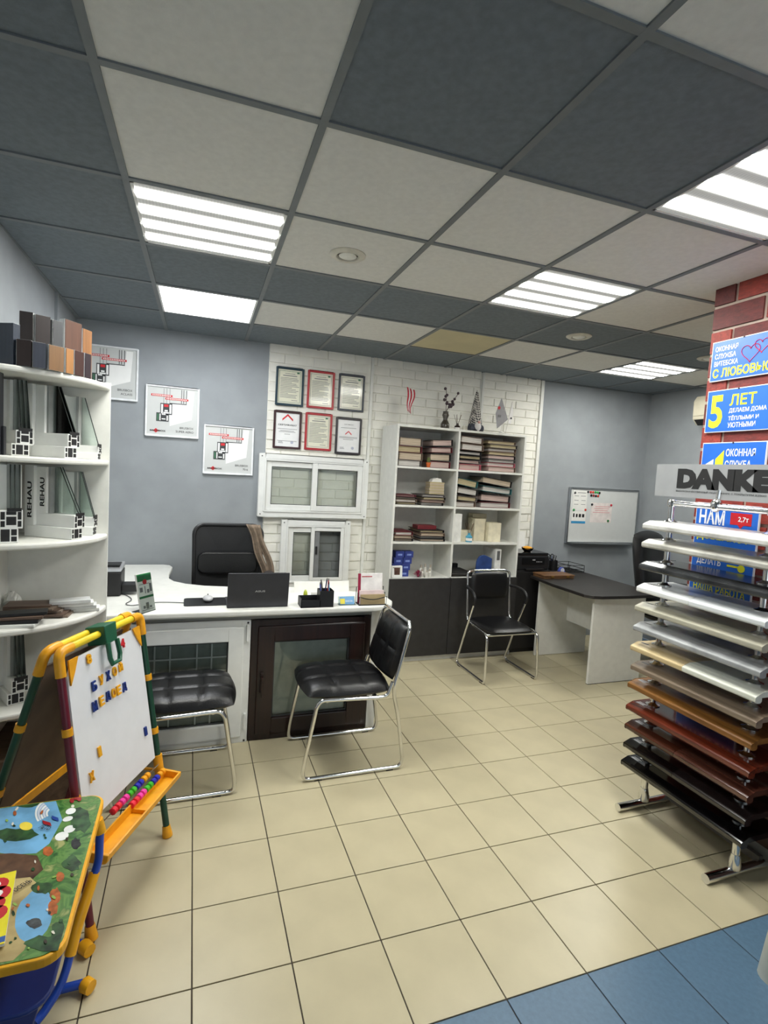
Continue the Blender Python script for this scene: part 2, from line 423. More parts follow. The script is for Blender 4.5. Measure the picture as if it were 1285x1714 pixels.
MB().box(3.235, 3.268, YB - .03, YB, 0, ZC).build('trim_4', white, kind='structure')
# ---- red brick pillar
PX0, PY0, PY1 = 2.45, 0.9, 2.06
mort = M('pale_mortar', (178, 160, 148), 0.85, var=0.08)
pil = MB().box(PX0 + .006, 3.0, PY0, PY1 - .006, 0, 2.74).build('wall_pillar', mort, kind='structure')
reds = [M('red_brick_%s' % n, c, .6, var=.16, scale=9, bump=.4, bscale=26) for n, c in (('bright', (126, 40, 33)), ('deep', (106, 33, 29)), ('dark', (92, 30, 28)), ('orange', (138, 48, 37)))]
rb = [mesh_of(MB().box(-.5, .5, -.5, .5, -.5, .5), 'brick', mt, bevel=0.0) for mt in reds]
RH, RL = 0.118, 0.27
r = 0; z = 0.075
while z < 2.7:
    h = min(RH, 2.7 - z); y = PY1 - .002; first = (RL * (.45 if r % 2 else 1))
    while y > PY0 + .02:
        ln = min(first, y - PY0); first = RL
        share(random.choice(rb), 'brick', pil, V((PX0 + .004, y - ln / 2, z + h / 2)) - pil.location, scale=(random.uniform(.012, .018), ln - .017, h - .016))
        y -= ln
    x = PX0 + .012; k = 0
    while x < 2.99:
        ln = min(RL * (.5 if (r % 2 == 0 and k == 0) else 1), 3.0 - x); k += 1
        if ln > .03: share(random.choice(rb), 'brick', pil, V((x + ln / 2, PY1 - .004, z + h / 2)) - pil.location, scale=(ln - .012, .012, h - .012))
        x += ln
    z += RH; r += 1
MB().box(PX0 - .014, PX0 - .001, PY0, PY1, 0, .07).build('baseboard_pillar', M('grey_baseboard', (150, 148, 142), .5), kind='structure')
MB().box(PX0 - .02, PX0 - .002, PY0, 1.72, .075, .42).build('trim_5', M_wood('brown_wainscot', (48, 26, 18), (78, 44, 30), .45), kind='structure')
# ---- air conditioner on the far right wall
c = on_x(1159, 690, 4.48)
ac = thing('air_conditioner', (4.67, c.y - .4, c.z - .12), 'cream wall air conditioner peeking out behind the red pillar', 'air conditioner')
acm = M('cream_plastic', (205, 198, 176), .45, var=.02)
prof = [(0, 0), (-.14, 0), (-.19, .05), (-.195, .22), (-.16, .27), (0, .27)]
MB().prism(prof, Y_ * .8, (4.67, c.y - .8, c.z - .12), X_, Z_).build('body', acm, ac, bevel=.008)
MB().prism([(-.137, -.004), (-.19, .047), (-.17, .05), (-.13, .006)], Y_ * .76, (4.67, c.y - .78, c.z - .12), X_, Z_).build('vent', black, ac)
MB().box(4.471, 4.476, c.y - .79, c.y - .01, c.z - .04, c.z + .085).build('front_panel', acm, ac, bevel=.003)
# ================================================================== RECEPTION DESK AND LEFT SHELF UNIT
DZ = 0.803
desk = thing('reception_desk', (0.3, 3.4, 0), 'white L-shaped reception desk with a curved worktop and sample windows as its front', 'desk')
out = [(-.84, 3.07), (1.08, 3.07), (1.16, 3.085), (1.22, 3.13), (1.25, 3.2), (1.25, 3.3), (1.22, 3.38), (1.15, 3.44), (.9, 3.6), (.7, 3.66), (.45, 3.69), (.25, 3.71), (.1, 3.75), (-.02, 3.82), (-.1, 3.91), (-.14, 4.02), (-.145, 4.15), (-.13, 4.45), (-.15, 4.52), (-.2, 4.55), (-.84, 4.55)]
MB().prism(out, Z_ * .038, (0, 0, DZ - .038)).build('worktop', white, desk, bevel=.012, seg=3)
MB().box(-.395, 1.085, 3.125, 3.14, .737, .766).build('apron', M('grey_rail', (150, 150, 144), .4), desk)
MB().box(1.085, 1.11, 3.14, 3.55, 0, .766).box(1.085, 1.14, 3.12, 3.14, 0, .766).build('side_panel', white, desk)
MB().box(-.84, -.815, 3.14, 4.5, 0, .766).box(-.82, -.2, 4.48, 4.5, 0, .766).build('wing_panel', white, desk)
def sample_window(name, x0, x1, yf, z0, z1, mt, outer, sash, label, cat, back=None, handle=None):
    """fixed window with one sash seen from its outside face, front face at y = yf"""
    r = thing(name, ((x0 + x1) / 2, yf + .03, z0), label, cat)
    w_, h_ = x1 - x0, z1 - z0
    MB().frame((x0, yf, z0), X_, Z_, Y_, w_, h_, outer, .05).build('outer_frame', mt, r, bevel=.004)
    s_ = MB().frame((x0 + outer - .012, yf - .012, z0 + outer - .012), X_, Z_, Y_, w_ - 2 * outer + .024, h_ - 2 * outer + .024, sash, .05).build('sash', mt, r, bevel=.006)
    i = outer + sash - .012
    MB().frame((x0 + i, yf + .004, z0 + i), X_, Z_, Y_, w_ - 2 * i, h_ - 2 * i, .008, .012).build('rubber_seal', M('dark_rubber', (60, 62, 62), .7), s_)
    MB().box(x0 + i, x1 - i, yf + .01, yf + .014, z0 + i, z1 - i).build('pane', glass, s_)
    if back: MB().box(x0 + i - .02, x1 - i + .02, yf + .034, yf + .038, z0 + i - .02, z1 - i + .02).build('dim_space_board', back, r)  # added board whose tone stands in for the dim space under the desk
    return r, (x0 + i, x1 - i, z0 + i, z1 - i)
brownpvc = M_wood('dark_brown_foil', (26, 14, 12), (44, 24, 20), .35, along='Z')
bw, g = sample_window('brown_window', .347, 1.08, 3.115, 0, .732, brownpvc, .05, .095, 'dark brown sample window under the desk beside the white one', 'window', M('dim_space_grey_green', (188, 194, 184), .7))
MB().box(.405, .425, 3.09, 3.104, .30, .42).build('handle_plate', brownpvc, bw, bevel=.003); MB().box(.409, .421, 3.06, 3.09, .38, .4).box(.409, .421, 3.058, 3.072, .28, .4).build('handle', brownpvc, bw, bevel=.004)
for (x, z) in ((.36, .72), (1.068, .72), (.36, .012), (1.068, .012)): MB().cyl((x, 3.115, z), (x, 3.112, z), .006, n=8).build('screw_cap', black, bw)
ww, g = sample_window('white_window', -.385, .343, 3.11, 0, .735, pvc, .05, .085, 'white sample window with thin glazing bars under the desk', 'window', M('dim_space_green', (150, 158, 150), .7))
x0, x1, z0, z1 = g
bars = M('white_glazing_bar', (205, 210, 206), .4)
for x in (x0 + .09, x0 + .17, x1 - .17, x1 - .09): MB().box(x - .004, x + .004, 3.122, 3.128, z0, z1).build('glazing_bar', bars, ww)
for z in (z0 + .09, z0 + .17, z1 - .17, z1 - .09): MB().box(x0, x1, 3.1215, 3.1285, z - .004, z + .004).build('glazing_bar', bars, ww)
for z in (.61, .08):
    MB().box(.318, .332, 3.094, 3.11, z, z + .1).build('hinge', pvc, ww, bevel=.003)
for z in (.72, .012): MB().cyl((.326, 3.11, z), (.326, 3.107, z), .006, n=8).build('screw_cap', black, ww)
# ---- laptop
pl = on_z(379, 1019, DZ); pr = on_z(481, 1016, DZ)
W_ = (pr - pl).length; a = (pr - pl).normalized(); bk = V((-a.y, a.x, 0))
lp = thing('laptop', (pl + pr) / 2, 'dark grey open laptop on the white desk seen from behind its lid', 'laptop')
tilt = (Z_ * .985 - bk * .13).normalized(); nrm = a.cross(tilt)
lidm = M('dark_metal_lid', (62, 62, 66), .42, .3, var=.04)
MB().obox(pl + V((0, 0, .012)), a * W_, tilt * .2, -nrm * .008).build('lid', lidm, lp, bevel=.003)
MB().obox(pl + bk * .004 + V((0, 0, .001)), a * W_, bk * .23, Z_ * .014).build('base', lidm, lp, bevel=.004)
MB().obox(pl + bk * .03 + a * .02 + V((0, 0, .0152)), a * (W_ - .04), bk * .1, Z_ * .003).build('keyboard', black, lp)
MB().obox(pl + V((0, 0, .012)) + a * .02 + tilt * .02 - nrm * .0082, a * (W_ - .04), tilt * .18, -nrm * .0005).build('screen', blackgloss, lp)
lettering('logo', 'ASUS', pl + V((0, 0, .012)) + a * W_ * .44 + tilt * .085, a, tilt, .058, .011, M('silver_print', (200, 200, 202), .3, .5), lp, .02)
# ---- mouse, pad, cable
c = on_z(345, 1006, DZ)
pm = on_z(345, 1014, DZ)
tag(MB().prism(rpoly(.25, .19, .02), Z_ * .003, (pm.x, pm.y + .09, DZ + .0005)).build('mouse_pad', M('black_pad', (28, 28, 30), .35)), 'glossy black mouse pad left of the laptop', 'mouse pad')
ms = thing('computer_mouse', (pm.x + .01, pm.y + .1, DZ + .0038), 'small silver-grey computer mouse on the black pad', 'mouse')
MB().ball((0, 0, .016), 1, 14, (.03, .05, .018)).build('shell', M('silver_plastic', (190, 190, 192), .3), ms, smooth=True, world=False)
MB().box(-.003, .003, .015, .035, .028, .036).build('wheel', black, ms, world=False)
cab = [on_z(x, y, DZ + .004) for x, y in ((183, 992), (205, 994), (215, 998), (222, 1004), (208, 1011), (218, 1014), (240, 1011), (260, 1008), (285, 1008), (308, 1009))]
tag(MB().tube(fillet(cab, .05, 4), .0025, 6).build('cable', M('grey_cable', (70, 72, 74), .5), smooth=True), 'thin grey cable lying across the desk from the telephone to the mouse pad', 'cable')
# ---- leaflet in acrylic stand
b0 = on_z(237, 1028, DZ); b1 = on_z(260, 1021, DZ)
a = (b1 - b0).normalized(); wd = (b1 - b0).length; bk = V((-a.y, a.x, 0)); up = (Z_ * .97 + bk * .2).normalized(); nn = a.cross(up)
ls = thing('leaflet_stand', b0 + a * wd / 2, 'white and green leaflet in a clear upright stand on the desk', 'leaflet stand')
MB().obox(b0 + V((0, 0, .001)), a * wd, up * .205, -nn * .002).obox(b0 + V((0, 0, .001)), a * wd, bk * .07, Z_ * .003).build('acrylic_stand', M_glass('acrylic', (225, 232, 230), .05), ls)
lf = MB().obox(b0 + V((0, 0, .004)) - nn * .0025, a * wd, up * .21, -nn * .012).build('leaflet', paper, ls)
gr = M('leaflet_green', (30, 120, 66), .5)
o_ = b0 + V((0, 0, .004)) - nn * .0025
MB().obox(o_ + up * .168, a * wd, up * .04, nn * .001).build('green_band', gr, lf); MB().obox(o_ + up * .075, a * wd, up * .012, nn * .001).build('green_band', gr, lf)
MB().prism([(math.cos(t * PI / 8) * .014, math.sin(t * PI / 8) * .014) for t in range(16)], nn * .0015, o_ + up * .163 + a * wd * .5, a, up).build('red_emblem', redp, lf)
mb = MB()
for k, (u0, u1, v0, v1) in enumerate([(.1, .3, .11, .135), (.45, .5, .1, .14), (.6, .75, .1, .12), (.8, .95, .105, .15), (.2, .35, .02, .035), (.4, .6, .015, .05), (.65, .8, .018, .03), (.1, .8, .15, .153), (.1, .9, .01, .013)]):
    mb.obox(o_ + a * wd * u0 + up * v0, a * wd * (u1 - u0), up * (v1 - v0), nn * .0007)
mb.build('drawings', greyink, lf, kind='stuff')
# ---- telephone / till at the far left of the desk
c = on_z(196, 1000, DZ)
tl = thing('label_printer', (c.x - .09, c.y + .12, DZ), 'black desktop printer with a silver top edge half hidden by the shelf panel', 'printer')
cx, cy = c.x, c.y
MB().box(cx - .2, cx + .015, cy + .02, cy + .22, DZ, DZ + .15).build('body', black, tl, bevel=.012)
MB().prism([(0, 0), (.2, 0), (.2, .03), (.02, .012)], X_ * .215, (cx - .2, cy + .02, DZ + .15), Y_, Z_).build('lid', M('silver_trim', (170, 172, 174), .3, .4), tl, bevel=.004)
MB().box(cx - .19, cx + .0, cy + .08, cy + .19, DZ + .17, DZ + .181).build('keypad', black, tl)
MB().box(cx + .015, cx + .1, cy + .05, cy + .15, DZ + .02, DZ + .065).build('paper_tray', black, tl, bevel=.004)
# ---- pen organiser
p0 = on_z(503, 1018, DZ); p1 = on_z(558, 1017, DZ)
og = thing('pen_organiser', ((p0.x + p1.x) / 2, p0.y + .04, DZ), 'black mesh desk organiser full of pens on the reception desk', 'organiser')
MB().box(p0.x, p1.x - .08, p0.y, p0.y + .1, DZ, DZ + .006).box(p0.x, p1.x - .08, p0.y, p0.y + .004, DZ, DZ + .045).box(p0.x, p0.x + .004, p0.y, p0.y + .1, DZ, DZ + .055).box(p0.x, p1.x - .08, p0.y + .096, p0.y + .1, DZ, DZ + .055).build('tray', black, og)
qx0, qx1 = p1.x - .085, p1.x
MB().frame((qx0, p0.y, DZ), X_, Y_, Z_, qx1 - qx0, .085, .003, .1).box(qx0, qx1, p0.y, p0.y + .085, DZ, DZ + .004).build('cup', black, og)
pens = [((36, 70, 160), 'blue'), ((20, 20, 22), 'black'), ((150, 24, 34), 'red'), ((60, 150, 190), 'turquoise'), ((200, 200, 205), 'grey'), ((34, 34, 80), 'dark blue'), ((212, 180, 120), 'wooden')]
for k, (cc, nm) in enumerate(pens):
    bx = qx0 + .012 + (k % 4) * .018; by = p0.y + .015 + (k // 4) * .03
    tp = V((bx + random.uniform(-.02, .02), by + random.uniform(-.004, .02), DZ + .135 + .012 * (k % 3)))
    pn = thing('pen', (bx, by, DZ + .004), '%s pen standing in the black organiser on the desk' % nm, 'pen', 'pens in the desk organiser')
    MB().tube([(bx, by, DZ + .004), tp], .004, 8).build('barrel', M('pen_' + nm.replace(' ', '_'), cc, .35), pn, smooth=True)
    MB().tube([tp, tp + (tp - V((bx, by, DZ))).normalized() * .012], [.0035, .002], 8).build('cap', black, pn)
c = on_z(508, 1012, DZ)
tag(MB().ball((c.x + .015, c.y + .04, DZ + .044), 1, 12, (.014, .014, .04)).build('lime_highlighter', M('lime_plastic', (190, 200, 70), .4), smooth=True), 'lime-green rounded highlighter in the organiser tray', 'highlighter')
tag(MB().obox((c.x + .055, c.y + .05, DZ + .006), X_ * .05, Z_ * .055 + Y_ * .01, Y_ * .012).build('note_pad', paper), 'small white note block standing in the organiser tray', 'note pad')
# white sheet stand behind, card display, brochure rack
c0 = on_z(497, 1000, DZ); c1 = on_z(592, 998, DZ)
tag(MB().obox((c0.x, c0.y + .12, DZ), X_ * (c1.x - c0.x), Z_ * .075 + Y_ * .012, Y_ * .003).build('white_card_board', paper), 'plain white upright board standing behind the pen organiser', 'board')
c = on_z(567, 1014, DZ); e_ = on_z(594, 1012, DZ)
cdh = thing('card_holder', ((c.x + e_.x) / 2, c.y + .02, DZ), 'small clear holder with blue and yellow business cards', 'card holder')
wd = e_.x - c.x
MB().obox((c.x, c.y, DZ), X_ * wd, Y_ * .05, Z_ * .003).obox((c.x, c.y + .02, DZ + .003), X_ * wd, Z_ * .045 + Y_ * .02, Y_ * .003).build('acrylic_stand', M_glass('acrylic'), cdh)
cdp = MB().obox((c.x + .008, c.y + .012, DZ + .004), X_ * (wd - .016), Z_ * .045 + Y_ * .015, Y_ * .006).build('card', M('sky_blue_card', (120, 170, 215), .5), cdh)
MB().obox((c.x + .01, c.y + .0108, DZ + .008), X_ * .03, Z_ * .03 + Y_ * .01, Y_ * .001).build('yellow_patch', M('card_yellow', (232, 216, 80), .5), cdp)
mb = MB(); text_into(mb, 'ОКОННАЯ СЛУЖБА', (c.x + .042, c.y + .0105, DZ + .02), X_, (Z_ * .95 + Y_ * .3), wd - .062, .01, .02); mb.build('lettering', paper, cdp)
c = on_z(600, 1014, DZ); e_ = on_z(637, 1008, DZ); wd = e_.x - c.x + .01
br = thing('brochure_rack', (c.x + wd / 2, c.y + .03, DZ), 'black wire letter rack holding brochures at the end of the reception desk', 'letter rack')
for k, (dy, h_) in enumerate(((0, .055), (.035, .075), (.07, .105))):
    pts = [(c.x, c.y + dy, DZ + .004), (c.x, c.y + dy, DZ + h_)] + [(c.x + wd * t / 8, c.y + dy, DZ + h_ - .018 * math.sin(PI * t / 8)) for t in range(1, 8)] + [(c.x + wd, c.y + dy, DZ + h_), (c.x + wd, c.y + dy, DZ + .004)]
    MB().tube(pts, .003, 6, closed=True).build('wire_divider', black, br, smooth=True)
MB().obox((c.x, c.y, DZ), X_ * wd, Y_ * .075, Z_ * .004).build('base', black, br)
for k, (dx, dy, hh, nm, cc) in enumerate(((.005, .006, .062, 'low tan', (170, 150, 110)), (.0, .017, .085, 'pale pink', (226, 205, 205)), (-.0, .048, .185, 'tall white and crimson', (236, 232, 230)))):
    bo = thing('brochure', (c.x + wd / 2, c.y + dy, DZ + .004), '%s brochure in the black wire rack' % nm, 'brochure')
    MB().obox((c.x + .008 + dx, c.y + dy, DZ + .0045), X_ * (wd - .02), Z_ * hh + Y_ * hh * .1, Y_ * .007).build('cover', M('brochure_%d' % k, cc, .5), bo)
    if k == 2:
        MB().obox((c.x + .006 + dx, c.y + dy - .0012, DZ + .0045), X_ * .018, Z_ * hh + Y_ * hh * .1, Y_ * .004).build('crimson_spine', M('crimson', (150, 20, 60), .5), bo)
        for q in range(8): MB().obox((c.x + .032 + q * .0085, c.y + dy + hh * .088 - .0012, DZ + hh * .9), X_ * .006, Z_ * .007, Y_ * .001).build('heading_mark', redp, bo)
# ---- black office chair behind the desk
a0 = on_y(324, 900, 4.08); a1 = on_y(438, 900, 4.08); xc = (a0.x + a1.x) / 2; hw = (a1.x - a0.x) / 2; zt = on_y(380, 879, 4.08).z
oc = thing('office_chair', (xc, 3.98, 0), 'black high-backed mesh swivel chair behind the reception desk', 'chair')
def back_fn(y): return lambda u, v: (xc + hw * (2 * u - 1) * (1 - .06 * (1 - v)), y + .05 * (1 - (2 * u - 1) ** 2) * .6 - .03 * math.sin(PI * v), .58 + (zt - .58) * v)
prof = rpoly(2 * hw, zt - .58, .07, 6, 0, (zt - .58) / 2)
pts = [(xc + x * (1 - .04 * (1 - z / (zt - .58))), 4.08 + .05 * (1 - (x / hw) ** 2) - .03 * math.sin(PI * z / (zt - .58)), .58 + z) for x, z in prof]
MB().tube(pts, .014, 8, closed=True).build('back_frame', black, oc, smooth=True)
mb = MB(); n = len(pts); cen = [V((xc, 4.12, .58 + (zt - .58) * .5))]
mb.add([V(p) for p in pts] + [V((xc + (p[0] - xc) * .5, 4.11 - .015, .58 + (zt - .58) * .5 + (p[2] - .58 - (zt - .58) * .5) * .5)) for p in pts] + cen, [(i, (i + 1) % n, n + (i + 1) % n, n + i) for i in range(n)] + [(n + i, n + (i + 1) % n, 2 * n) for i in range(n)])
mb.build('mesh_back', M('black_mesh', (20, 21, 24), .65, var=.15, scale=200), oc, smooth=True)
MB().prism(rpoly(2 * hw - .06, .16, .05, 4, xc, .9), Y_ * .03, (0, 4.06, 0), X_, Z_).build('lumbar_pad', leather, oc, bevel=.01)
MB().prism(rpoly(.5, .48, .1, 5, xc, 3.86), Z_ * .09, (0, 0, .43)).build('seat', leather, oc, bevel=.03, seg=3)
MB().box(xc - .03, xc + .03, 4.06, 4.1, .45, .62).box(xc - .03, xc + .03, 3.9, 4.1, .42, .45).build('back_bracket', black, oc)
MB().cyl((xc, 3.9, .1), (xc, 3.9, .43), .028).build('gas_lift', chrome, oc, smooth=True)
for k in range(5):
    t = 2 * PI * k / 5 + .3; e_ = V((xc + .29 * math.cos(t), 3.9 + .29 * math.sin(t), .075))
    lg = MB().tube([(xc, 3.9, .13), e_], [.028, .016], 8).build('base_arm', black, oc)
    MB().cyl(e_ + V((-.02, 0, -.05)), e_ + V((.02, 0, -.05)), .025).build('castor', black, lg)
sc0 = [on_y(416, 877, 4.05), on_y(424, 900, 4.05), on_y(432, 925, 4.05), on_y(440, 950, 4.05), on_y(444, 985, 4.05)]
mb = MB()
def scf(off, wd, y): return lambda u, v: (lambda p: (p.x + off + (u - .5) * wd + .008 * math.sin(9 * v + off * 50), y + .012 * math.sin(6 * u), p.z))(sc0[min(3, int(v * 4))].lerp(sc0[min(3, int(v * 4)) + 1], v * 4 - min(3, int(v * 4))))
mb.sheet(scf(0, .05, 4.012), 4, 14).sheet(scf(.045, .045, 4.004), 4, 14)
sf = mb.build('scarf', M('taupe_cloth', (128, 112, 96), .85, var=.1, scale=40, bump=.3), smooth=True)
sf.modifiers.new('thickness', 'SOLIDIFY').thickness = .008
tag(sf, 'taupe scarf hanging over the right shoulder of the black swivel chair', 'scarf')
p0, p1, p2 = on_y(447, 959, 3.94), on_y(458, 965, 3.93), on_y(473, 977, 3.91)
mb = MB().tube(fillet([on_y(449, 985, 3.93), p0, p1, p2], .1, 5), [.03, .035, .035, .035, .03, .03, .03, .03, .026, .022, .02, .018, .016, .014][:len(fillet([p0, p0, p1, p2], .1, 5))], 8)
tag(mb.build('dark_jacket', M('dark_brown_cloth', (52, 46, 44), .9), smooth=True), 'dark brown garment slumped over the swivel chair armrest', 'jacket')
# ---- left corner shelf unit
YP = 3.0; A_, B_ = .445, .43
su = thing('corner_shelf_unit', (-.62, 2.85, 0), 'white corner display unit with rounded shelves by the left wall', 'shelf unit')
MB().box(XL, -.4, YP, YP + .02, 0, 2.0).build('end_panel', white, su)
MB().box(XL, XL + .016, YP - .55, YP, 0, 2.0).build('side_panel', white, su)
def qell(sa=0, n=18): return [(XL, YP)] + [(XL + A_ * math.cos(t * PI / 2 / n), YP - B_ * math.sin(t * PI / 2 / n)) for t in range(n + 1)]
SHZ = [1.985, 1.615, 1.245, .878, .51]
for z in SHZ:
    MB().prism(qell(), Z_ * .026, (0, 0, z - .026)).build('shelf', white, su, bevel=.008, seg=2)
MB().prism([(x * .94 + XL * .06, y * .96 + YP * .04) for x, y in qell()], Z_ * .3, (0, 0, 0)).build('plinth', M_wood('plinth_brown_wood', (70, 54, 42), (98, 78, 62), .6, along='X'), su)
# ================================================================== BACK WALL: POSTERS, CERTIFICATES, SLIDING WINDOWS, BOOKCASE
red = M('print_red', (205, 34, 44), .5, var=.02)
posterbg = M('poster_grey_print', (206, 208, 206), .35, var=.03, scale=3, coat=.3)
posterw = M('poster_white_print', (244, 244, 242), .35, var=.01, coat=.3)
greenink = M('green_ink', (60, 110, 80), .5)
def poster(corner_px, x1px, lines, label, has_logo=True):
    p = on_y(corner_px[0], corner_px[1], YB); q = on_y(x1px[0], x1px[1], YB)
    x0, x1, z1 = p.x, q.x, (p.z); S = .395
    if x1 - x0 < .3: x0 = x1 - S
    x1 = x0 + S; z0 = z1 - S; y = YB - .012
    r = thing('framed_poster', ((x0 + x1) / 2, YB - .01, z0), label, 'poster', 'square framed posters on the grey wall')
    MB().frame((x0, YB - .022, z0), X_, Z_, Y_, S, S, .012, .022).build('frame', M('white_poster_frame', (236, 238, 240), .3), r, bevel=.003)
    pr = MB().box(x0 + .01, x1 - .01, y, YB - .001, z0 + .01, z1 - .01).build('print', posterbg, r)
    def rect(u0, u1, v0, v1, d=.0012): return MB().box(x0 + u0 * S, x0 + u1 * S, y - d, y, z0 + v0 * S, z0 + v1 * S)
    # white sill shape
    MB().prism([(.45, .22), (.86, .37), (.9, .94), (.78, .94), (.76, .67), (.45, .65)], Y_ * -.0008, (x0, y, z0), X_ * S, Z_ * S).build('window_corner', posterw, pr)
    for u in (.33, .385, .44): rect(u - .004, u + .004, .62, .95).build('glass_line', greyink, pr)
    for u in (.66, .70, .75): rect(u - .006, u + .006, .68, .95, .001).build('glass_line', M('print_dark', (56, 58, 60), .5), pr)
    rect(.44, .76, .66, .675, .0011).build('glass_line', ink, pr)
    # section through the profile: outer white blocks with dark chambers
    MB().box(x0 + .27 * S, x0 + .49 * S, y - .0014, y, z0 + .44 * S, z0 + .66 * S).build('sash_section', M('print_dark', (56, 58, 60), .5), pr)
    MB().box(x0 + .20 * S, x0 + .43 * S, y - .0014, y, z0 + .30 * S, z0 + .47 * S).build('frame_section', M('print_dark'), pr)
    for (u0, u1, v0, v1, mt) in ((.285, .32, .46, .64, posterw), (.34, .42, .59, .64, red if has_logo else posterw), (.44, .475, .46, .64, posterw), (.33, .43, .46, .49, posterw), (.215, .245, .32, .45, greenink), (.26, .28, .32, .45, posterw), (.39, .415, .32, .42, posterw), (.3, .37, .43, .455, posterw), (.35, .41, .5, .53, posterw), (.3, .37, .34, .36, posterw)):
        rect(u0, u1, v0, v1, .0019).build('chamber', mt, pr)
    rect(.1, .49, .79, .83, .0022).build('red_bar', red, pr); rect(.36, .79, .735, .775, .0022).build('red_bar', red, pr)
    mb = MB()
    for q in range(12): mb.box(x0 + (.12 + .029 * q) * S, x0 + (.14 + .029 * q) * S, y - .0028, y - .0022, z0 + .8 * S, z0 + .82 * S)
    for q in range(13): mb.box(x0 + (.38 + .03 * q) * S, x0 + (.40 + .03 * q) * S, y - .0028, y - .0022, z0 + .745 * S, z0 + .765 * S)
    mb.build('text_lines', paper, pr, kind='stuff')
    for k, t in enumerate(lines[::-1]): lettering('lettering', t, (x0 + .9 * S, y, z0 + (.1 + .075 * k) * S), X_, Z_, None, .042 * S, ink, pr, .0, .0015, align=1)
    if has_logo:
        MB().prism([(.2, .07), (.25, .115), (.2, .16), (.15, .115)], Y_ * -.0015, (x0, y, z0), X_ * S, Z_ * S).build('logo_rhombus', red, pr)
        lettering('logo_lettering', 'BRUSBOX', (x0 + .09 * S, y - .0016, z0 + .098 * S), X_, Z_, .29 * S, .032 * S, ink, pr, .02, .0008)
poster((135, 574), (232, 582), ['BRUSBOX', 'ACLASS'], 'square framed poster of a window profile, partly hidden by the shelf unit')
poster((244, 643), (333, 652), ['BRUSBOX', 'SUPER AERO'], 'square framed window profile poster hanging between the two others')
poster((341, 710), (424, 717), ['BRUSBOX', '70-6'], 'lowest square framed window profile poster, next to the sliding window')
# ---- six framed certificates
frames = {'teal': M('teal_frame', (22, 52, 66), .35), 'red': M('red_frame', (170, 28, 40), .35), 'navy': M('navy_frame', (34, 42, 56), .35), 'maroon': M('maroon_frame', (52, 16, 22), .35), 'black': M('black_frame', (34, 26, 32), .35)}
certbg = M('cream_certificate', (228, 226, 206), .25, coat=.6, var=.02)
certw = M('white_certificate', (238, 238, 238), .25, coat=.6, var=.02)
def cert(px, fr, style, label, green=False):
    p = on_y(px[0], px[1], YB - .02); W2, H2 = .235, .315; x0, z1 = p.x, p.z; x1, z0 = x0 + W2, z1 - H2; y = YB - .024
    r = thing('framed_certificate', (x0 + W2 / 2, y, z0), label, 'certificate', 'framed certificates on the white brick')
    MB().frame((x0, YB - .034, z0), X_, Z_, Y_, W2, H2, .017, .018).build('frame', frames[fr], r, bevel=.003)
    sh = MB().box(x0 + .016, x1 - .016, y, YB - .018, z0 + .016, z1 - .016).build('sheet', certw if style in 's2' else certbg, r)
    def chev(cx, cz, s_): return MB().prism([(-1, -.62), (0, .3), (1, -.62), (1, -.25), (0, .68), (-1, -.25)], Y_ * -.001, (cx, y, cz), X_ * s_, Z_ * s_)
    rr = random.Random(hash_px(px)); mb = MB()
    if style in 's2':
        if style == 's':
            chev(x0 + W2 / 2, z1 - .055, .045).build('red_chevron', red, sh)
            lettering('lettering', 'СЕРТИФИКАТ', (x0 + W2 * .17, y, z1 - .125), X_, Z_, W2 * .66, .016, ink, sh, .02)
            rows = [(.52, .05), (.47, .35), (.44, .3), (.38, .5), (.2, .2)]
        else:
            chev(x0 + W2 / 2, z1 - .13, .028).build('red_chevron', red, sh)
            lettering('lettering', 'СЕРТИФИКАТ', (x0 + W2 * .32, y, z1 - .062), X_, Z_, W2 * .36, .01, ink, sh)
            rows = [(.47, .2), (.44, .25), (.4, .4), (.72, .3)]
        for v, u in rows: mb.box(x0 + W2 * max(.15, u - .1), x1 - W2 * max(.15, u - .1), y - .0006, y, z0 + H2 * v, z0 + H2 * v + .0035)
        mb.box(x0 + .045, x0 + .085, y - .0006, y, z0 + .045, z0 + .049).box(x0 + .045, x0 + .08, y - .0006, y, z0 + .055, z0 + .059)
        MB().lathe([(.013, 0), (.013, .0006), (.0, .0006)], (x1 - .075, y, z0 + .055), 16, (0, -1, 0)).build('stamp', M('stamp_ink', (176, 178, 196), .5), sh)
    else:
        MB().frame((x0 + .028, y - .0006, z0 + .028), X_, Z_, Y_, W2 - .056, H2 - .056, .0025, .0006).build('border', greenink if green else greyink, sh)
        mb.box(x0 + W2 * .25, x0 + W2 * .75, y - .0006, y, z1 - .07, z1 - .063).box(x0 + W2 * .32, x0 + W2 * .68, y - .0006, y, z1 - .052, z1 - .048)
        for k in range(15):
            z = z1 - .088 - k * .0115; wdt = rr.uniform(.8, 1) if k % 4 != 3 else rr.uniform(.4, .7)
            mb.box(x0 + .038, x0 + .038 + (W2 - .076) * wdt, y - .0006, y, z, z + .004)
        MB().box(x1 - .06, x1 - .038, y - .0007, y, z1 - .045, z1 - .032).build('emblem', greenink, sh)
        mb.box(x1 - .1, x1 - .05, y - .0006, y, z0 + .045, z0 + .049)
    mb.build('text_lines', greyink, sh, kind='stuff')
def hash_px(p): return int(p[0] * 7 + p[1])
cert((462, 613), 'teal', 'c', 'cream certificate in a dark teal frame above the maroon-framed one', True)
cert((515, 619), 'red', 'c', 'certificate in a red frame, the upper of the two red ones')
cert((567, 625), 'navy', 'c', 'certificate in a navy frame catching lamp reflections')
cert((458, 686), 'maroon', 's', 'white certificate with a large red chevron and bold title in a maroon frame')
cert((511, 690), 'red', 'c', 'certificate in a red frame, the lower of the two red ones')
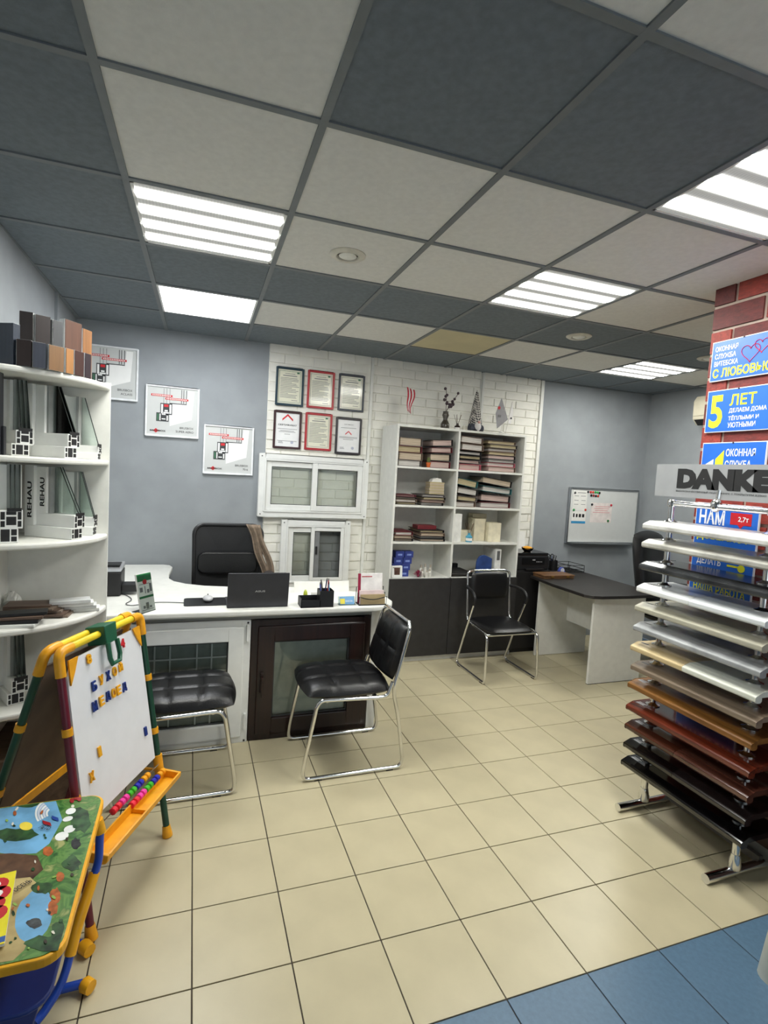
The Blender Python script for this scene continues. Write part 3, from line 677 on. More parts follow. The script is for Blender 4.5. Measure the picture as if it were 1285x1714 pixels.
cert((562, 698), 'black', '2', 'white certificate with a small red chevron in a black frame')
# ---- upper sliding sample window
def slider(name, a, b, label, dark_right, wide):
    p, q = on_y(a[0], a[1], YB - .07), on_y(b[0], b[1], YB - .07)
    x0, x1, z1, z0 = p.x, q.x, p.z, q.z; y = YB - .075; W2 = x1 - x0; H2 = z1 - z0
    r = thing(name, ((x0 + x1) / 2, YB - .03, z0), label, 'window', 'white sliding sample windows on the brick wall')
    MB().frame((x0, y, z0), X_, Z_, Y_, W2, H2, .05, .06).build('outer_frame', pvc, r, bevel=.004)
    MB().frame((x0 + .044, y - .008, z0 + .044), X_, Z_, Y_, W2 - .088, H2 - .088, .014, .04).build('guide_rail', pvc, r, bevel=.002)
    xm = x0 + W2 * (.5 if wide else .47)
    for k, (u0, u1, dy) in enumerate(((x0 + .06, xm + .03, .012), (xm - .03, x1 - .06, -.012))):
        dk = dark_right and k == 1
        st = .045 if not dk else .03
        s_ = MB().frame((u0, y + dy, z0 + .06), X_, Z_, Y_, u1 - u0, H2 - .12, st, .03).build('sash', pvc, r, bevel=.003)
        MB().frame((u0 + st, y + dy + .004, z0 + .06 + st), X_, Z_, Y_, u1 - u0 - 2 * st, H2 - .12 - 2 * st, .005, .008).build('rubber_seal', M('dark_rubber', (60, 62, 62), .7), s_)
        MB().box(u0 + st, u1 - st, y + dy + .012, y + dy + .015, z0 + .06 + st, z1 - .06 - st).build('insect_screen' if dk else 'pane', M_glass('insect_mesh', (214, 216, 218), .6, 1.05) if dk else M_glass('greenish_glass', (248, 250, 248)), s_)
        if dk:
            MB().box(u0 + st, u0 + st + .045, y + dy + .006, y + dy + .02, z0 + .06 + st, z1 - .06 - st).build('mesh_stile', M('grey_stile', (120, 122, 124), .5), s_)
            MB().box(u0 + st + .012, u0 + st + .028, y + dy - .004, y + dy + .008, z0 + H2 * .5, z0 + H2 * .62).build('latch', black, s_, bevel=.003)
        elif k == 0:
            MB().box(u1 - .055, u1 - .045, y + dy + .002, y + dy + .012, z0 + H2 * .42, z0 + H2 * .5).build('latch', black, s_)
    for (x, z) in ((x0 + .022, z1 - .022), (x1 - .022, z1 - .022), (x0 + .022, z0 + .022), (x1 - .022, z0 + .022)): MB().cyl((x, y, z), (x, y - .003, z), .006, n=8).build('screw_cap', M('grey_cap', (110, 112, 112), .5), r)
slider('sliding_window', (434, 758), (612, 869), 'wide white two-sash sliding window fixed to the brick below the certificates', False, True)
slider('sliding_window', (471, 870), (581, 982), 'squarer white sliding window with a dark insect screen, behind the laptop', True, False)
# ---- bookcase
KX0, KX1, KY0, KY1 = 1.585, 2.845, 4.17, 4.54; KM = 2.165
KS = [2.045, 1.70, 1.372, 1.058, .742]
bc = thing('bookcase', (2.2, 4.36, 0), 'tall white bookcase with black lower doors crammed with paper binders', 'bookcase')
for x in (KX0, KX1 - .018): MB().box(x, x + .018, KY0, KY1, 0.05, KS[0]).build('side_panel', white, bc)
MB().box(KM - .009, KM + .009, KY0, KY1, KS[4], KS[0] - .018).build('partition', white, bc)
MB().box(KX0 + .018, KX1 - .018, KY1 - .006, KY1, .05, KS[0]).build('back_panel', white, bc)
MB().box(KX0 + .018, KX1 - .018, KY0, KY1 - .006, KS[0] - .018, KS[0]).build('top_panel', white, bc)
for z in KS[1:]:
    MB().box(KX0 + .018, KM - .009, KY0 + .002, KY1 - .006, z - .018, z).build('shelf', white, bc); MB().box(KM + .009, KX1 - .018, KY0 + .002, KY1 - .006, z - .018, z).build('shelf', white, bc)
MB().box(KX0, KX1, KY0 + .02, KY1, 0, .05).build('plinth', white, bc)
for (x0, x1) in ((KX0 + .002, KM - .002), (KM + .002, KX1 - .002)): MB().box(x0, x1, KY0 - .018, KY0, .052, KS[4] - .002).build('door', darkpanel, bc, bevel=.002)
covers = [M('cover_%s' % n, c, .5) for n, c in (('black', (30, 28, 30)), ('grey', (96, 92, 90)), ('maroon', (96, 26, 36)), ('tan', (112, 92, 78)), ('teal', (30, 92, 96)), ('pink', (190, 96, 110)))]
pagesm = []
for n, c in (('cream', (214, 196, 172)), ('rose', (216, 190, 180)), ('white', (226, 220, 212)), ('straw', (206, 190, 150))):
    mt = M_ramp('page_edges_' + n, [(.35, tuple(int(v * .72) for v in c)), (.6, c)], .8, 3, (1.5, 1.5, 160), 0, 0, 3); pagesm.append(mt)
ORD = ['bottom', 'second', 'third', 'fourth', 'fifth', 'sixth', 'seventh', 'eighth', 'ninth']
CN = {(0, 0): 'top left', (0, 1): 'top right', (1, 0): 'second-row left', (1, 1): 'second-row right', (2, 0): 'third-row left', (2, 1): 'third-row right', (3, 0): 'bottom left', (3, 1): 'bottom right'}
def stack(comp, side, x0, x1, hs, yoff=.02, tilt=0.0, kinds=None, depth=.26):
    z = KS[comp[0] + 1]; rr = random.Random(comp[0] * 31 + comp[1] * 7 + int(x0 * 100)); n = len(hs)
    for k, h in enumerate(hs):
        dx = rr.uniform(-.008, .008); dy = rr.uniform(0, .025); cv = rr.choice(covers[:4]); pg = rr.choice(pagesm)
        if kinds: cv = covers[kinds[k % len(kinds)]]
        tl = tilt * (k / max(1, n - 1)) if n > 1 else tilt
        pos = 'topmost' if k == n - 1 else (ORD[k] + (' from bottom' if k else ' '))
        lab = '%s paper-filled binder of the %s stack, %s bookcase compartment' % (pos.strip(), side, CN[comp])
        b = thing('paper_binder', ((x0 + x1) / 2 + dx, KY0 + yoff + dy, z + .001), lab, 'binder', 'binders stacked in the bookcase'); b.rotation_euler = (0, tl, rr.uniform(-.012, .012))
        w_ = (x1 - x0) / 2 - .014; ct = .0042
        MB().box(-w_, w_, 0, depth, 0, ct).box(-w_, w_, 0, depth, h - ct, h).box(w_ - ct, w_, 0, depth, ct, h - ct).build('cover', cv, b, world=False)
        def pf(t): return (-w_ + .008 + .004 * math.sin(t * 3 + k), )
        MB().box(-w_ + .006 + rr.uniform(0, .012), w_ - .012, .006 + rr.uniform(0, .01), depth - .01, ct, h - ct).build('pages', pg, b, world=False)
        z += h + .001 + abs(math.tan(tl - (tilt * ((k - 1) / max(1, n - 1)) if k else tl))) * w_ * 2 + (.006 if tilt else 0)
    return z
L0, L1, R0, R1 = KX0 + .022, KM - .013, KM + .013, KX1 - .022
stack((0, 0), 'left', L0, L0 + .245, [.052, .062, .055, .07])
stack((0, 0), 'right', L0 + .3, L1 - .02, [.055, .06, .045, .055], tilt=-.07)
stack((0, 1), 'left', R0, R0 + .25, [.05, .03, .03, .03, .055, .055], tilt=.03, kinds=[5, 1, 0, 0, 3, 3])
stack((0, 1), 'right', R0 + .29, R1 - .04, [.045, .035, .03, .035, .03, .03, .035, .03], kinds=[3, 5, 1, 0, 3, 3, 1, 3])
stack((1, 0), 'left', L0, L0 + .22, [.022, .024, .018, .018], kinds=[1, 3, 0, 2])
stack((1, 0), 'right', L0 + .24, L1 - .06, [.026, .022, .024, .018], kinds=[0, 3, 0, 1])
stack((1, 1), 'left', R0, R0 + .23, [.045, .04, .055, .06], tilt=.16, kinds=[3, 1, 0, 4])
stack((1, 1), 'right', R0 + .25, R1 - .06, [.05, .06, .05, .055], tilt=.12, kinds=[2, 0, 4, 0])
stack((2, 0), 'left', L0, L0 + .2, [.022, .028, .03], kinds=[0, 3, 2])
stack((2, 0), 'right', L0 + .24, L1 - .04, [.022, .024, .026, .024], kinds=[0, 0, 3, 0])
stack((3, 1), 'left', R0, R0 + .24, [.016, .02], kinds=[0, 0])
# small things in the compartments
z = KS[1] + .001; c = on_y(717, 770, KY0 + .02)
cp = thing('potted_cactus', (c.x, KY0 + .022, z), 'tiny cactus in an orange pot in front of the binders', 'plant')
MB().lathe([(.014, 0), (.02, .035), (.022, .035), (.022, .042), (.0, .042)], (0, 0, 0), 14).build('pot', M('orange_pot', (200, 98, 40), .5), cp, smooth=True, world=False)
MB().ball((0, 0, .06), 1, 10, (.016, .016, .026)).build('cactus', M('cactus_green', (86, 96, 50), .8, bump=.6), cp, smooth=True, world=False)
z = KS[2] + .0995; rr = random.Random(3)
for k in range(9):
    h = .011; zz = z + k * (h + .0008)
    tag(MB().box(L0 + .33 + rr.uniform(-.003, .003), L0 + .47 + rr.uniform(-.003, .003), KY0 + .06, KY0 + .15, zz, zz + h).build('brochure_block', pagesm[0 if k % 2 else 3]), '%s brochure block of the small pile lying on the binders' % ('topmost' if k == 8 else ORD[k] + (' from bottom' if k else '')), 'brochures', 'piled brochure blocks')
tag(MB().prism([(0, 0), (.1, 0), (.09, .03), (.05, .036), (.01, .022)], Y_ * .06, (L0 + .35, KY0 + .07, z + 9 * .0118 + .001), X_, Z_).build('folded_leaflet', paper), 'loose folded leaflet on top of the brochure pile', 'leaflet')
tag(MB().box(L0 + .25, L0 + .43, KY0 + .08, KY0 + .2, KS[3] + .1005, KS[3] + .135).build('gift_box', M('dark_red_box', (110, 34, 40), .5), bevel=.003), 'small dark red box lying on the third-row binders', 'box')
kb = M('cream_carton', (222, 214, 188), .7); kw = M('white_carton', (230, 230, 226), .6)
z = KS[3] + .001
def carton(x0, x1, y0, y1, z0, h, mt, lab):
    b = thing('carton', ((x0 + x1) / 2, (y0 + y1) / 2, z0), lab, 'box')
    MB().box(x0, x1, y0, y1, z0, z0 + h).build('box', mt, b, bevel=.002); MB().box(x0 - .0006, x1 + .0006, y0 - .0006, y1 + .0006, z0 + h - .028, z0 + h - .026).build('lid_seam', mt, b)
carton(R0 + .005, R0 + .075, KY0 + .02, KY0 + .1, z, .25, kw, 'tall narrow white carton at the edge of the third-row right compartment')
carton(R0 + .08, R0 + .2, KY0 + .06, KY0 + .14, z, .1, kb, 'low cream carton beside the tall white one')
carton(R0 + .25, R0 + .36, KY0 + .1, KY0 + .22, z, .205, kb, 'cream carton standing behind the blue diffuser bottle')
carton(R0 + .37, R0 + .5, KY0 + .05, KY0 + .15, z, .175, kb, 'squarish cream carton at the right of its compartment')
carton(R0 + .3, R0 + .45, KY0 + .235, KY0 + .32, z, .24, kb, 'tallest cream carton at the back of the third row')
def diffuser(x, y, z, glassm, lab, s_=1.0, cap=None):
    d = thing('reed_diffuser', (x, y, z), lab, 'diffuser')
    MB().lathe([(.0, 0), (.028 * s_, 0), (.03 * s_, .006), (.03 * s_, .05 * s_), (.014 * s_, .062 * s_), (.012 * s_, .08 * s_), (.0, .08 * s_)], (0, 0, 0), 16).build('bottle', glassm, d, smooth=True, world=False)
    MB().lathe([(.0301 * s_, .012 * s_), (.0305 * s_, .012 * s_), (.0305 * s_, .036 * s_), (.0301 * s_, .036 * s_)], (0, 0, 0), 16).build('paper_band', paper, d, smooth=True, world=False)
    for k in range(5):
        t = k * 1.25 + .4; MB().tube([(0, 0, .05 * s_), (.045 * s_ * math.cos(t), .03 * s_ * math.sin(t), .17 * s_)], .0018, 5).build('reed', M('reed_brown', (92, 68, 52), .7), d, world=False)
diffuser(R0 + .165, KY0 + .035, z, M('turquoise_liquid', (80, 160, 190), .1), 'turquoise reed diffuser bottle in the third-row right compartment')
z = KS[4] + .001; bb = M('blue_carton', (46, 62, 138), .5, var=.08)
for i in range(2):
    for k in range(4):
        x = L0 + .02 + i * .085 + k * .012; zz = z + k * .0555
        b = thing('blue_box', (x + .04, KY0 + .1, zz), 'blue small carton, %s of the %s pile in the bottom left compartment' % ('topmost' if k == 3 else ORD[k] + (' from bottom' if k else ''), 'left' if i == 0 else 'right'), 'box', 'blue cartons in the bookcase')
        MB().box(x, x + .08, KY0 + .07, KY0 + .15, zz + .0003, zz + .055).build('carton', bb, b, bevel=.002); MB().box(x + .02, x + .06, KY0 + .069, KY0 + .07, zz + .018, zz + .034).build('label_patch', M('pale_blue_print', (130, 150, 210), .5), b)
pf = thing('photo_frame', (L0 + .055, KY0 + .03, z), 'small ornate white photo frame in front of the blue cartons', 'photo frame')
MB().frame((L0 + .009, KY0 + .02, z + .003), X_, Z_ + Y_ * .1, Y_, .1, .1, .022, .008).build('frame', pvc, pf, bevel=.004)
MB().box(L0 + .02, L0 + .09, KY0 + .028, KY0 + .034, z + .018, z + .088).build('photo', M('brown_photo', (86, 62, 54), .4, var=.3, scale=30), pf)
fw_ = thing('crimson_flower', (L0 + .26, KY0 + .03, z), 'crimson artificial flower head lying on the bottom open shelf', 'flower')
rr = random.Random(5)
for k in range(26):
    t = rr.uniform(0, 2 * PI); ph = rr.uniform(.05, 1.3); d = V((math.cos(t) * math.cos(ph), math.sin(t) * math.cos(ph) * .7, math.sin(ph)))
    MB().add([V((0, 0, .012)), V((0, 0, .012)) + d * .045 + V((-.006 * math.sin(t), .006 * math.cos(t), 0)), V((0, 0, .012)) + d * .058, V((0, 0, .012)) + d * .045 + V((.006 * math.sin(t), -.006 * math.cos(t), .002))], [(0, 1, 2, 3)]).build('petal', M('crimson_petal', (128, 26, 62), .6), fw_, world=False)
MB().ball((0, 0, .014), .012, 8).build('flower_base', M('crimson_petal'), fw_, world=False)
for k, (dx, dy, h) in enumerate(((.3, .04, .07), (.34, .03, .06), (.375, .045, .07), (.31, .09, .1), (.355, .1, .105), (.4, .09, .1))):
    b = thing('white_bottle', (L0 + dx, KY0 + dy, z), '%s white bottle with cap beside the crimson flower' % ('small' if k < 3 else 'taller'), 'bottle', 'white bottles in the bookcase')
    MB().lathe([(0, 0), (.014, 0), (.015, .004), (.015, h * .62), (.007, h * .75), (.0, h * .75)], (0, 0, 0), 12).build('body', M('milky_plastic', (214, 212, 204), .4), b, smooth=True, world=False)
    MB().lathe([(0, 0), (.008, 0), (.008, h * .25), (0, h * .25)], (0, 0, h * .75), 10).build('cap', M('beige_cap', (176, 166, 152), .4), b, smooth=True, world=False)
pts = [(0, 0), (.16, 0), (.16, .16)] + [(.16 - .16 * math.sin(t * PI / 2 / 8) , .16 + .06 * math.sin(PI * t / 8) - .06 * t / 8) for t in range(1, 8)] + [(0, .08)]
tag(MB().prism(pts, Y_ * .02, (R0 + .27, KY0 + .05, z), X_, Z_).build('blue_folder', M('blue_folder', (50, 74, 130), .35, var=.15, scale=12), bevel=.003), 'shiny blue folder with a curved top in the bottom right compartment', 'folder')
bn = thing('white_binder', (R0 + .475, KY0 + .1, z), 'white upright binder at the right edge of the bottom right compartment', 'binder')
MB().box(R0 + .45, R0 + .51, KY0 + .03, KY0 + .26, z, z + .25).build('cover', kw, bn, bevel=.003); MB().box(R0 + .465, R0 + .495, KY0 + .0285, KY0 + .03, z + .15, z + .235).build('spine_label', M('grey_label', (96, 96, 96), .5), bn)
tag(MB().box(R0 + .02, R0 + .22, KY0 + .31, KY0 + .35, z, z + .07).build('black_tray', black, bevel=.003), 'flat black box behind the low binders in the bottom right compartment', 'box')
# ---- ornaments on top
z = KS[0] + .0005
def flag(px, py, dirs, mts, lab, hgt, wob):
    base = on_z(px, py, z); base.y = min(base.y, KY1 - .06); base.x = on_y(px, py, base.y).x
    f = thing('table_flag', (base.x, base.y, z), lab, 'flag')
    MB().lathe([(0, 0), (.022, 0), (.02, .006), (.004, .01), (0, .01)], (0, 0, 0), 14).build('base', white, f, smooth=True, world=False)
    MB().tube([(0, 0, .008), (dirs[0], 0, hgt)], .002, 6).build('pole', M('pale_pole', (206, 200, 190), .4), f, world=False)
    return f
f1 = flag(680, 712, (.006,), None, 'small red and white striped table flag drooping on its pole, on top of the bookcase', .3, 0)
for k in range(5):
    mb = MB().sheet(lambda u, v, k=k: (-.022 + .07 * (k + u) / 5 * (.75 + .25 * math.cos(v * 3)) + .02 * v + .008 * math.sin(v * 6), -.008 + .006 * math.sin(5 * v + k), .32 - .2 * v - .02 * (k + u) / 5), 2, 8)
    o_ = mb.build('cloth_stripe', M('flag_red', (190, 30, 52), .7) if k % 2 == 0 else M('flag_white', (230, 228, 226), .7), f1, smooth=True, world=False); o_.modifiers.new('t', 'SOLIDIFY').thickness = .001
vz = on_z(744, 712, z); vx, vy = on_y(744, 712, 4.36).x, 4.36
vs_ = thing('vase', (vx, vy, z), 'dark glass vase with dried pod branches on top of the bookcase', 'vase')
MB().lathe([(0, 0), (.03, 0), (.042, .02), (.04, .055), (.022, .085), (.02, .1), (.032, .13), (.026, .15), (.024, .16), (.026, .165), (0, .165)], (0, 0, 0), 18).build('vessel', M('dark_smoked_glass', (70, 64, 56), .08, coat=.6, var=.2), vs_, smooth=True, world=False)
for br_ in ([(0, 0, .16), (.0, 0, .26), (-.01, .0, .36)], [(0, 0, .16), (.05, 0, .24), (.12, .01, .34)], [(0, 0, .16), (.03, -.01, .22), (.07, 0, .23)]):
    bo = MB().tube(fillet(br_, .06, 5), .0025, 5).build('branch', M('branch_brown', (60, 48, 44), .8), vs_, world=False)
    q = fillet(br_, .06, 5)
    for k in range(2, len(q)):
        pp = q[k] + V((random.uniform(-.014, .014), random.uniform(-.01, .01), random.uniform(-.006, .01)))
        MB().ball(pp, random.uniform(.011, .017), 8).build('pod', M('plum_pod', (74, 60, 66), .6), bo, smooth=True, world=False)
dx = on_y(765, 710, 4.34).x
diffuser(dx, 4.34, z, M('brown_bottle', (48, 30, 26), .15), 'brown reed diffuser bottle with paper label, between the vase and the gnome', .85)
x = on_y(777, 712, 4.34).x
wb = thing('white_jar', (x, 4.34, z), 'small pale bottle between the diffuser and the gnome', 'bottle')
MB().lathe([(0, 0), (.02, 0), (.02, .045), (.012, .052), (0, .052)], (0, 0, 0), 14).build('body', M('pale_glass', (214, 210, 196), .2), wb, smooth=True, world=False); MB().lathe([(0, 0), (.011, 0), (.011, .015), (0, .015)], (0, 0, .052), 12).build('cap', white, wb, world=False)
x = on_y(794, 716, 4.34).x
gn = thing('gnome_figure', (x, 4.34, z), 'plush gnome with a tall checked pointed hat on top of the bookcase', 'figurine')
ck, nt, b_ = nodes_of('checked_cloth')
N, Lk = nt.nodes, nt.links; tc = N.new('ShaderNodeTexCoord'); mp = N.new('ShaderNodeMapping'); mp.inputs['Rotation'].default_value = (.0, .785, 0); chk = N.new('ShaderNodeTexChecker'); chk.inputs['Scale'].default_value = 75
chk.inputs[1].default_value = lin((205, 200, 192)); chk.inputs[2].default_value = lin((52, 50, 54)); Lk.new(tc.outputs['Object'], mp.inputs[0]); Lk.new(mp.outputs[0], chk.inputs[0]); Lk.new(chk.outputs[0], b_.inputs['Base Color']); b_.inputs['Roughness'].default_value = .9
MB().lathe([(0, .075), (.062, .075), (.056, .12), (.04, .2), (.026, .29), (.012, .36), (.0, .385)], (0, 0, 0), 20).build('hat', ck, gn, smooth=True, world=False)
MB().lathe([(0, 0), (.05, 0), (.066, .02), (.066, .05), (.058, .08), (0, .085)], (0, 0, 0), 18).build('body', M('grey_plush', (70, 72, 82), .95, var=.3, scale=40, bump=.6), gn, smooth=True, world=False)
MB().ball((0, -.05, .05), 1, 12, (.034, .025, .045)).build('beard', M('white_plush', (210, 206, 204), .95, bump=.6), gn, smooth=True, world=False)
MB().ball((0, -.072, .088), .012, 10).build('nose', M('pink_felt', (206, 160, 150), .8), gn, smooth=True, world=False)
for s_ in (-1, 1): MB().ball((.05 * s_, -.035, .035), 1, 10, (.022, .022, .034)).build('arm', M('grey_plush'), gn, smooth=True, world=False); MB().ball((.03 * s_, -.06, .012), 1, 10, (.02, .028, .012)).build('foot', M('dark_felt', (40, 40, 46), .9), gn, smooth=True, world=False)
f2 = flag(838, 724, (.03,), None, 'plain pale grey pennant with a red emblem on a leaning pole on the bookcase', .3, 0)
MB().add([(.06, .0, .12), (-.02, -.002, .3), (-.075, -.012, .16), (-.05, -.01, .03), (.06, .0018, .12), (-.02, -.0002, .3), (-.075, -.0102, .16), (-.05, -.0082, .03)], [(0, 1, 2, 3), (7, 6, 5, 4), (0, 4, 5, 1), (1, 5, 6, 2), (2, 6, 7, 3), (3, 7, 4, 0)]).build('cloth', M('pale_grey_cloth', (150, 149, 152), .8), f2, world=False)
MB().lathe([(0, 0), (.014, 0), (.014, .003), (0, .003)], (-.045, -.011, .21), 14, (.1, -1, 0)).build('emblem', redp, f2, world=False); MB().box(-.05, -.02, -.012, -.009, .13, .15).build('emblem_stroke', greyink, f2, world=False)
f3 = flag(845, 727, (.05,), None, 'second white pennant with a dark emblem behind the grey one', .3, 0)
MB().add([(.02, .004, .12), (.05, .004, .3), (.075, .012, .19), (.055, .012, .09), (.02, .006, .12), (.05, .006, .3), (.075, .014, .19), (.055, .014, .09)], [(3, 2, 1, 0), (4, 5, 6, 7), (0, 1, 5, 4), (1, 2, 6, 5), (2, 3, 7, 6), (3, 0, 4, 7)]).build('cloth', M('flag_white'), f3, world=False)
MB().lathe([(0, 0), (.009, 0), (.009, .003), (0, .003)], (.05, .003, .15), 12, (0, -1, 0)).build('emblem', ink, f3, world=False)
# ================================================================== CHAIRS
def pad(mb, w_, d_, h_, nx=0, ny=0, n=24, base=.35, groove=.5, round_=.35, M4=None):
    """pillow: w_ (x) by d_ (y), thickness h_, nx,ny seams"""
    def f(sg):
        def g(u, v):
            U, W = 2 * u - 1, 2 * v - 1
            x = U * math.sqrt(1 - round_ * W * W / 2); y = W * math.sqrt(1 - round_ * U * U / 2)
            e = max(0, 1 - abs(U) ** 5) ** .5 * max(0, 1 - abs(W) ** 5) ** .5
            z = h_ * (e if sg > 0 else -base * e)
            if sg > 0:
                q = 0
                for k in range(1, nx + 1): q = max(q, math.exp(-((U - (2 * k / (nx + 1) - 1)) / .05) ** 2))
                for k in range(1, ny + 1): q = max(q, math.exp(-((W - (2 * k / (ny + 1) - 1)) / .05) ** 2))
                z -= h_ * .28 * groove * q * e
            p = V((x * w_ / 2, y * d_ / 2, z)); return M4 @ p if M4 else p
        return g
    a, b = f(1), f(-1)
    mb.sheet(a, n, n); mb.sheet(lambda u, v: b(1 - u, v), n, n); return mb
def visitor_chair(loc, rz, label):
    c = thing('visitor_chair', loc, label, 'chair', 'black chairs with chrome sled frames', rz)
    hw = .222
    for s_ in (-1, 1):
        y = hw * s_
        p = [(-.285, y * .8, .815), (-.275, y * .97, .79), (-.235, y, .62), (-.195, y, .46), (-.235, y, .3), (-.275, y, .05), (-.26, y, .013), (-.2, y, .0125), (.2, y, .0125), (.285, y, .0125), (.28, y, .09), (.225, y, .405), (.2, y, .432), (-.12, y, .42), (-.165, y, .425), (-.19, y, .5)]
        MB().tube(fillet(p, .05, 5), .0105, 10).build('sled_frame', chrome, c, smooth=True, world=False)
        for x in (-.2, .2): MB().box(x - .02, x + .02, y - .008, y + .008, 0, .006).build('glide', black, c, world=False)
    MB().tube([(-.285, -hw * .8, .815), (-.285, hw * .8, .815)], .0105, 10).build('top_rail', chrome, c, smooth=True, world=False)
    for x in (.17, -.1): MB().tube([(x, -hw, .425), (x, hw, .425)], .009, 8).build('cross_bar', chrome, c, smooth=True, world=False)
    pad(MB(), 0.50, .44, .06, 2, 2, 30, .5, M4=Matrix.Translation((.04, 0, .447))).build('seat', leather, c, smooth=True, world=False)
    R4 = Matrix.Translation((-.25, 0, .645)) @ Matrix.Rotation(math.radians(72), 4, 'Y')
    pad(MB(), 0.34, .41, .055, 1, 2, 26, .5, M4=R4).build('backrest', leather, c, smooth=True, world=False)
    return c
visitor_chair((.865, 2.845, 0), PI + .0, 'black padded chair on a chrome sled frame in front of the brown sample window')
visitor_chair((-.045, 2.833, 0), 0, 'black padded chair on a chrome sled frame partly behind the toy easel')
ac_ = thing('arm_chair', (2.465, 3.82, 0), 'black chrome-framed chair with armrests in front of the bookcase', 'chair', None, -PI / 2)
for s_ in (-1, 1):
    y = .245 * s_; yi = .21 * s_
    p = [(-.2, yi * .75, .835), (-.205, yi, .82), (-.17, yi, .45), (-.14, yi, .405), (.19, y * .95, .395), (.225, y * .97, .37), (.245, y, .04), (.235, y, .0115), (-.2, y, .0115), (-.235, y, .03), (-.12, y, .32), (.01, y * 1.02, .6)]
    MB().tube(fillet(p, .045, 5), .0105, 10).build('sled_frame', chrome, ac_, smooth=True, world=False)
    MB().tube(fillet([(.005, y * 1.02, .585), (.03, y * 1.03, .645), (-.03, y * 1.02, .69), (-.13, y * .98, .70), (-.19, yi * 1.02, .70)], .05, 5), .013, 10).build('armrest', black, ac_, smooth=True, world=False)
    for x in (-.18, .2): MB().box(x - .02, x + .02, y - .01, y + .01, 0, .008).build('glide', black, ac_, world=False)
MB().tube([(-.2, -.157, .835), (-.2, .157, .835)], .0105, 10).build('top_rail', chrome, ac_, smooth=True, world=False)
MB().tube([(.205, -.235, .388), (.205, .235, .388)], .0105, 10).build('front_rail', chrome, ac_, smooth=True, world=False)
pad(MB(), .44, .43, .028, 0, 0, 20, .8, M4=Matrix.Translation((.02, 0, .415))).build('seat', leather, ac_, smooth=True, world=False)
pad(MB(), .24, .375, .022, 0, 0, 20, .9, M4=Matrix.Translation((-.185, 0, .705)) @ Matrix.Rotation(math.radians(86), 4, 'Y')).build('backrest', leather, ac_, smooth=True, world=False)
# ================================================================== SECOND DESK
d2 = thing('office_desk', (3.35, 3.8, 0), 'desk with a black rounded top and white panel legs beside the bookcase', 'desk')
blacktop = M('black_desk_top', (38, 35, 34), .42, var=.1, scale=30)
o2 = [(2.985, 3.42), (3.03, 3.36), (3.1, 3.335), (3.35, 3.325), (3.62, 3.335), (3.7, 3.37), (3.73, 3.45), (3.735, 4.55), (3.265, 4.55), (3.265, 4.185), (3.01, 4.185), (2.975, 3.8)]
MB().prism(o2, Z_ * .026, (0, 0, .726)).build('top', blacktop, d2, bevel=.004)
MB().box(3.085, 3.62, 3.405, 3.427, .004, .726).build('leg_panel', white, d2); MB().box(3.07, 3.645, 4.105, 4.127, .004, .726).build('leg_panel', white, d2)
MB().box(3.40, 3.418, 3.427, 4.105, .33, .726).build('modesty_panel', white, d2)
MB().box(3.085, 3.62, 3.4045, 3.4275, 0, .005).build('floor_strip', black, d2)
cb = thing('black_cabinet', (3.06, 4.38, 0), 'low black cabinet between the bookcase and the dark-topped desk', 'cabinet')
MB().box(2.868, 3.25, 4.215, 4.56, .04, .79).build('body', M('black_laminate', (24, 23, 24), .45), cb, bevel=.003); MB().box(2.874, 3.244, 4.2, 4.215, .05, .78).build('door', M('black_laminate'), cb, bevel=.002)
MB().box(2.88, 3.24, 4.23, 4.54, 0, .04).build('plinth', black, cb)
pn = thing('inkjet_printer', (3.065, 4.38, .79), 'black inkjet printer on the low cabinet beside the whiteboard wall', 'printer')
MB().box(2.885, 3.245, 4.23, 4.54, .79, .93).build('body', black, pn, bevel=.012)
MB().box(2.895, 3.235, 4.235, 4.53, .93, .955).build('scanner_lid', blackgloss, pn, bevel=.006)
MB().box(2.94, 3.19, 4.224, 4.23, .845, .91).build('control_panel', blackgloss, pn, bevel=.002)
MB().box(2.97, 3.17, 4.20, 4.228, .795, .81).build('paper_tray', black, pn)
MB().box(3.05, 3.08, 4.2225, 4.2245, .885, .895).build('logo_plate', M('silver_print'), pn)
for k in range(4): MB().cyl((3.1 + k * .018, 4.2245, .872), (3.1 + k * .018, 4.222, .872), .005, n=8).build('button', M('silver_print'), pn)
c = on_y(882, 920, 4.32)
bl = thing('glass_bowl', (c.x, 4.32, .955), 'small glass bowl of yellow sweets on the inkjet printer', 'bowl')
MB().lathe([(0, 0), (.03, 0), (.05, .02), (.058, .04), (.055, .04), (.047, .022), (.028, .005), (0, .005)], (0, 0, 0), 20).build('bowl', M_glass('bowl_glass', (225, 215, 190)), bl, smooth=True, world=False)
MB().lathe([(0, .03), (.046, .03), (.05, .036), (.03, .05), (0, .055)], (0, 0, 0), 16).build('sweets', M('yellow_sweets', (226, 160, 30), .4, bump=1, bscale=50), bl, smooth=True, world=False)
c = on_y(866, 912, 4.5)
tag(MB().obox((c.x + .0, 4.5, .956), X_ * .09, Z_ * .17 + Y_ * .03, Y_ * .002).build('paper_card', paper), 'white paper card leaning upright behind the glass bowl', 'card')
wb_ = thing('wooden_case', (3.2, 4.08, .752), 'flat brown wooden case lying on the dark desk in front of the printer', 'case')
wd_ = M_wood('case_wood', (86, 58, 36), (126, 92, 62), .4, along='X')
MB().box(3.03, 3.36, 4.0, 4.17, .7525, .772).build('bottom_half', wd_, wb_, bevel=.003); MB().box(3.025, 3.365, 3.995, 4.172, .774, .787).build('lid', wd_, wb_, bevel=.003)
for x in (3.1, 3.27): MB().box(x, x + .03, 3.99, 3.9955, .765, .78).build('clasp', M('brass', (190, 150, 80), .3, .9), wb_)
